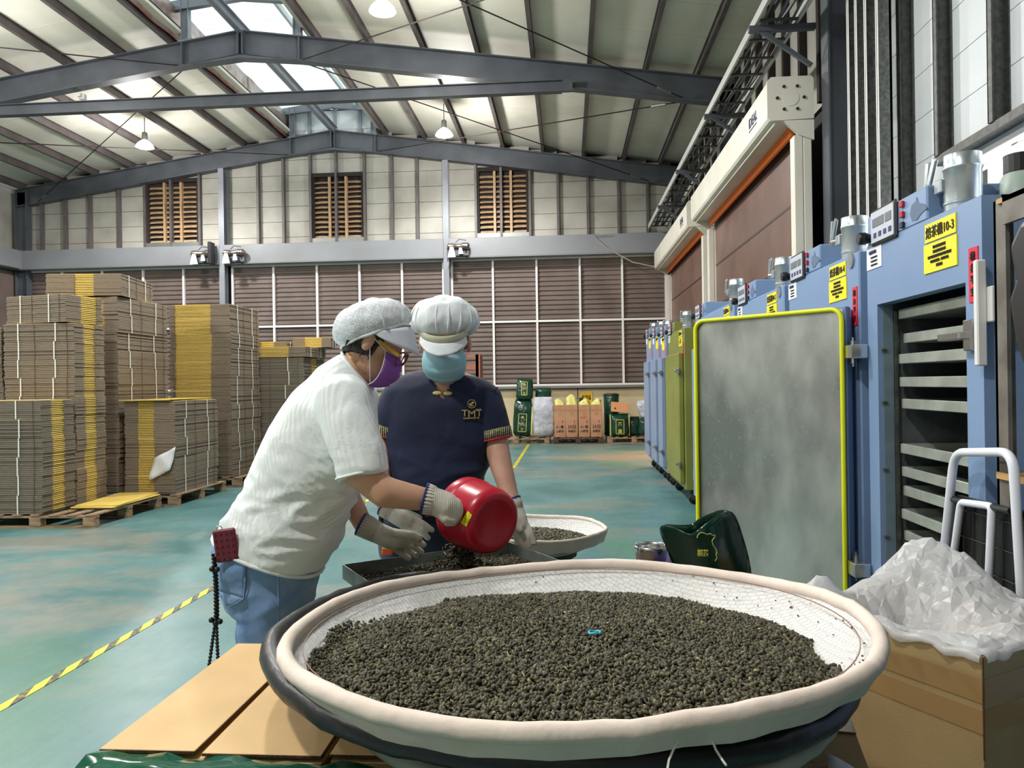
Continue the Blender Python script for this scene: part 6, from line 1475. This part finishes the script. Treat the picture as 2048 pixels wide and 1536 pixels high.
# collar edge, knot button, chest print
bs_ = bvh_of(Ms)
M_gold2 = mat('pale_gold', S(206, 186, 116), .5)
pc = hit(bs_, 870, 787, .004) or px(870, 787, 2.81); pd = hit(bs_, 900, 788, .004) or px(900, 788, 2.81)
kb = MB()
for q, s_ in ((pc, 1), (pd, -1)): ell(kb, q + _rt * (.008 * s_), (_rt * .017, _up * .008, _fw * .004), 14, 8)
kb.build('knot_button', M_gold2, Ms, smooth=True, recalc=True)
def printed(txt, x, y, wpx, hpx, bold=.0):
    p = hit(bs_, x, y, .004)
    if p is None: return
    h_ = bs_.ray_cast(CAM0, (px(x, y, 1) - CAM0).normalized()); nrm = h_[1]; r = (_rt - nrm * _rt.dot(nrm)).normalized(); u = nrm.cross(r)
    d = (p - CAM0).dot(_fw); text_on('chest_print', txt, M_gold2, Ms, p, r, u, wpx * d / FPX, hpx * d / FPX, bold)
printed('T', 929, 826, 13, 13); printed('M', 943, 827, 14, 13); printed('T', 957, 826, 13, 13); printed('1964', 956, 819, 11, 4, .02); printed('TAIWAN MOUNT TEA', 942, 836, 34, 3, .01)
p = hit(bs_, 943, 808, .004)
MB().tube([p + _rt * (.0155 * math.cos(t)) + _up * (.0155 * math.sin(t)) for t in np.linspace(0, 2 * PI, 24, endpoint=False)], .0012, 5, closed=True).build('emblem_ring', M_gold2, Ms)
em = MB(); ell(em, p + _rt * .004 + _up * .004, (_rt * .006, _up * .005, _fw * .001), 10, 6); ell(em, p - _rt * .005 - _up * .001, (_rt * .006, _up * .004, _fw * .001), 10, 6); ell(em, p - _rt * .001 - _up * .007, (_rt * .008, _up * .003, _fw * .001), 10, 6); em.build('emblem_leaves', M_gold2, Ms, recalc=True)
pp_ = hit(bs_, 994, 774, .006) or px(994, 774, 2.9)
MB().tube([pp_, pp_ - _up * .03], .005, 8).build('pen', M_mpur, Mn)
# trousers
jn = MB(); jn.loft([rm((864, 1015, 100, .14)), rm((862, 1050, 103, .145)), rm((860, 1090, 104, .145)), rm((860, 1115, 100, .14))])
cap_(jn, [px(815, 1105, 2.97), px(810, 1240, 2.97), px(808, 1410, 3.0)], [.10, .074, .058]); cap_(jn, [px(908, 1105, 2.97), px(912, 1240, 2.97), px(914, 1410, 3.0)], [.10, .074, .058])
Mj = blob('trousers', jn, M_navy_j, Mn, .010, 5)
for x in (809, 913):
    q = px(x, 1462, 2.98); shoe(Mn, Vector((q.x, q.y, 0)), -_fw, M_black)
tp = MB().box(-.022, .022, -.015, .015, -.02, .02, .005).build('tape_measure', mat('orange_plastic', S(226, 90, 40), .4), Mn, world=False); q = px(776, 1098, 2.80); tp.location = q - Mn.location
MB().box(-.018, .018, -.0155, .0155, .004, .0205).build('yellow_label', M_yel, tp, world=False)
MB().tube([px(763, 1018, 2.88), px(762, 1048, 2.88)], .010, 10).build('holster_pen', M_black, Mn)
# bouffant cap with band and visor
cc = px(890, 642, 2.84); cp = MB(); R = []
for i in range(1, 22):
    ph = PI * i / 22 - PI / 2
    R.append([cc + ms * (.130 * math.cos(ph) ** .8 * math.cos(t)) - _fw * (.120 * math.cos(ph) ** .8 * math.sin(t)) + _up * ((.092 if ph > 0 else .066) * math.sin(ph)) for t in np.linspace(0, 2 * PI, 44, endpoint=False)])
cp.loft(R)
Mc = blob('bouffant_cap', cp, M_capw, Mn, .007, 3, disp=lambda p: .010 * mnoise.noise(Vector((p.x * 15, p.y * 15, p.z * 6))) + .004 * mnoise.noise(p * 32))
for k in range(8):
    t0 = .3 + k * .36; MB().tube([cc + ms * (.131 * math.cos(ph) ** .8 * math.cos(t0)) - _fw * (.121 * math.cos(ph) ** .8 * math.sin(t0)) + _up * ((.093 if ph > 0 else .067) * math.sin(ph)) for ph in np.linspace(-.95, .55, 9)], [.002, .005, .006, .006, .005, .004, .003, .002, .001], 6).build('gather_fold', M_capw, Mc, smooth=True)
G = []
for v in (0, .5, 1.0): G.append([mc + mf * (.100 * math.cos(t)) + ms * (.091 * math.sin(t)) + mu * (.085 - .030 * v) for t in np.linspace(-PI, PI, 48)])
MB().grid(G).build('cap_band', M_capy, Mc, smooth=True, thick=.004)
G = []
for i in range(7):
    v = i / 6; row = []
    for t in np.linspace(-1.12, 1.12, 27):
        rr = .103 + .040 * v * max(0, math.cos(t)) ** .6
        row.append(mc + mf * (rr * math.cos(t)) + ms * ((.094 + .004 * v) * math.sin(t)) + mu * (.058 - .030 * v * max(0, math.cos(t)) ** .5))
    G.append(row)
MB().grid(G).build('visor', M_capw, Mn, smooth=True, thick=.003)
mcm = mc + mf * .024 - mu * .052
Gm = mask_grid(mcm, mf, ms, mu, .098, .090, .084, th=1.25, p0=-1.0, p1=.72, pleat=.004)
mk = MB().grid(Gm).build('face_mask', M_mblu, Mn, smooth=True, thick=.003)
MB().tube(Gm[-1], .002, 6).tube([r[0] for r in Gm], .002, 6).tube([r[-1] for r in Gm], .002, 6).build('mask_hem', mat('mask_hem_blue', S(186, 216, 226), .7), mk)
for s_, i0 in ((1, -1), (-1, 0)):
    ep = mc - mf * .02 + mu * .025 + ms * (.088 * s_)
    for q in (Gm[-1][i0], Gm[3][i0]): MB().tube([q, (q + ep) / 2 + ms * (.006 * s_), ep], .0016, 6).build('ear_loop', M_loop, mk)
glove(Mn, 'cotton glove resting by the zinc tray', [(770, 1012, 2.74, .037), (778, 1018, 2.735, .036)], [(790, 1027, 2.725, .036), (808, 1037, 2.715, .037), (820, 1043, 2.71, .033)],
      [[(826, 1036, 2.70), (846, 1047, 2.69), (864, 1060, 2.69)], [(822, 1045, 2.695), (842, 1060, 2.68), (856, 1076, 2.68)], [(816, 1052, 2.70), (832, 1070, 2.685), (846, 1088, 2.685)], [(808, 1056, 2.71), (820, 1074, 2.70), (830, 1088, 2.70)], [(800, 1026, 2.74, .014), (820, 1028, 2.755), (838, 1036, 2.76)]])
glove(Mn, 'cotton glove hanging over the zinc tray corner', [(1022, 1000, 2.80, .035), (1026, 1010, 2.795, .034)], [(1030, 1022, 2.79, .034), (1037, 1040, 2.78, .034), (1041, 1048, 2.775, .030)],
      [[(1050, 1046, 2.77), (1061, 1064, 2.76), (1069, 1086, 2.76)], [(1043, 1054, 2.765), (1051, 1074, 2.755), (1057, 1094, 2.755)], [(1035, 1056, 2.765), (1042, 1077, 2.755), (1047, 1095, 2.755)], [(1028, 1053, 2.77), (1032, 1072, 2.76), (1036, 1088, 2.76)], [(1024, 1030, 2.76, .014), (1030, 1048, 2.74), (1040, 1060, 2.735)]])

# ---------------------------------------------------------------- red scoop, falling tea, phone case
M_scoop = mat('red_plastic', S(196, 26, 54), .3, c2=S(180, 20, 46), vs=4); nodes(M_scoop)[1].inputs['Subsurface Weight'].default_value = .0
Pr = px(930, 1021, 2.37); Pb = px(990, 1046, 2.245); ax = (Pb - Pr); LA = ax.length; ax.normalize(); ua = ax.orthogonal().normalized(); va = ax.cross(ua)
sc = thing('red_scoop', 'glossy red plastic scoop tipped over the zinc tray', 'scoop', Pr)
Mx = Matrix(((ua.x, va.x, ax.x, Pr.x), (ua.y, va.y, ax.y, Pr.y), (ua.z, va.z, ax.z, Pr.z), (0, 0, 0, 1)))
pr = [(.104, 0), (.108, .0), (.109, .036), (.1055, .040), (.105, .05), (.101, LA - .03), (.096, LA - .012), (.085, LA - .002), (.068, LA), (.064, LA - .003), (.0, LA - .003)]
pi_ = [(.0, LA - .008), (.082, LA - .008), (.096, LA - .03), (.101, .04), (.104, 0)]
m_ = MB(); m_.T = Mx; m_.lathe(pr, 64, capb=False, capt=False); m_.lathe(pi_, 64, capb=False, capt=False); so_ = m_.build('scoop_body', M_scoop, sc, smooth=True, recalc=True, ang=50)
hp = [px(905, 1012, 2.30), px(888, 1020, 2.235), px(868, 1022, 2.225), px(850, 1026, 2.225)]
MB().tube(hp, [.016, .014, .014, .013], 12).build('handle', M_scoop, sc, smooth=True)
bsc = bvh_of(so_)
gq = decal(bsc, [(936, 1022), (944, 1030), (933, 1053), (922, 1045)], 4, 6, .0015, 2.26); stk = MB().grid(gq).build('yellow_sticker', mat('neon_sticker', S(240, 236, 20), .5), sc, thick=.001)
for k in range(3):
    pts = [hit(bsc, 928 + 9 * u + k * 1.2, 1043 - 3.2 * k + 3.0 * u + 1.2 * math.sin(u * 14 + k), .0028) for u in np.linspace(0, 1, 9)]
    MB().tube([p for p in pts if p is not None], .0004, 4).build('handwriting', M_ink, sc)
n = 900; t_ = rng.random(n); c0 = np.array(px(912, 1078, 2.375)); c1 = np.array(px(938, 1104, 2.36))
pos = c0[None] * (1 - t_[:, None]) + c1[None] * t_[:, None]
fall = rng.random(n) ** .8; pos[:, 2] -= fall * (pos[:, 2] - .785); sp = .012 + .03 * fall
pos[:, 0] += rng.normal(0, 1, n) * sp; pos[:, 1] += rng.normal(0, 1, n) * sp; pos[:, 2] += rng.normal(0, .008, n); pos[:, 2] = np.maximum(pos[:, 2], .775)
V, F_, tn = granules(pos, .0050, rng, .06); o = tri_mesh('falling_tea', V, F_, tn, M_tea); tag(o, 'stream of tea leaves falling from the red scoop', 'tea', kind='stuff')
# phone case with bead strap in the back pocket
q0 = hit(bj, 452, 1100, .012) or px(452, 1100, 2.22)
pcx = px(451, 1086, (q0 - CAM0).dot(_fw) - .016)
ph = thing('phone_case', 'burgundy patterned phone case sticking out of the back pocket', 'phone', pcx)
e1 = (_rt * .99 + _up * .14).normalized(); e2 = (_up * .99 - _rt * .14).normalized(); e3 = e1.cross(e2)
m_ = MB(); m_.T = Matrix(((e1.x, e2.x, e3.x, pcx.x), (e1.y, e2.y, e3.y, pcx.y), (e1.z, e2.z, e3.z, pcx.z), (0, 0, 0, 1))); m_.box(-.034, .034, -.055, .042, -.006, .006, .005)
M_burg = mat('burgundy_leather', S(112, 34, 52), .45); m_.build('case', M_burg, ph, recalc=True)
M_mono = mat('dark_monogram', S(72, 18, 34), .5)
for i in range(5):
    for j in range(4):
        text_on('monogram', '+' if (i + j) % 2 else '◆', M_mono, ph, pcx + e1 * (-.024 + .016 * j) + e2 * (-.045 + .018 * i) + e3 * .0068, e1, e2, .007, .007)
MB().tube([pcx + e2 * .044 - e1 * (.012 - .008 * math.cos(t)) + e3 * (.0 + .0) + e2 * (.008 * math.sin(t)) for t in np.linspace(0, 2 * PI, 14, endpoint=False)], .0016, 6, closed=True).build('key_ring', M_chr, ph)
bead = MB().lathe([(.0005, -.0058), (.0042, -.004), (.0058, 0), (.0042, .004), (.0005, .0058)], 10).mesh(M_black, smooth=True)
dB = (pcx - CAM0).dot(_fw) - .004
path = [(426, 1110), (428, 1135), (430, 1165), (431, 1200), (431, 1240)]
def along(pts, D, step):
    P3 = [px(x, y, D) for x, y in pts]; out = [P3[0]]; acc = 0
    for a, b2 in zip(P3[:-1], P3[1:]):
        L_ = (b2 - a).length; s_ = step - acc
        while s_ < L_: out.append(a + (b2 - a) * (s_ / L_)); s_ += step
        acc = (acc + L_) % step
    return out
for off, pts in ((0, path), (6, [(x + 4, y + 6) for x, y in path]), (0, [(431, 1243), (426, 1275), (419, 1325), (412, 1365)]), (0, [(433, 1243), (434, 1280), (436, 1320), (436, 1370)])):
    for p in along(pts, dB + off * .001, .0105): put('bead', bead, ph, p - ph.location)
for (x, y) in ((424, 1138), (434, 1139), (423, 1240), (440, 1243), (431, 1246)): put('knot_bead', bead, ph, px(x, y, dB - .006) - ph.location, None, (1.5, 1.5, 1.5))
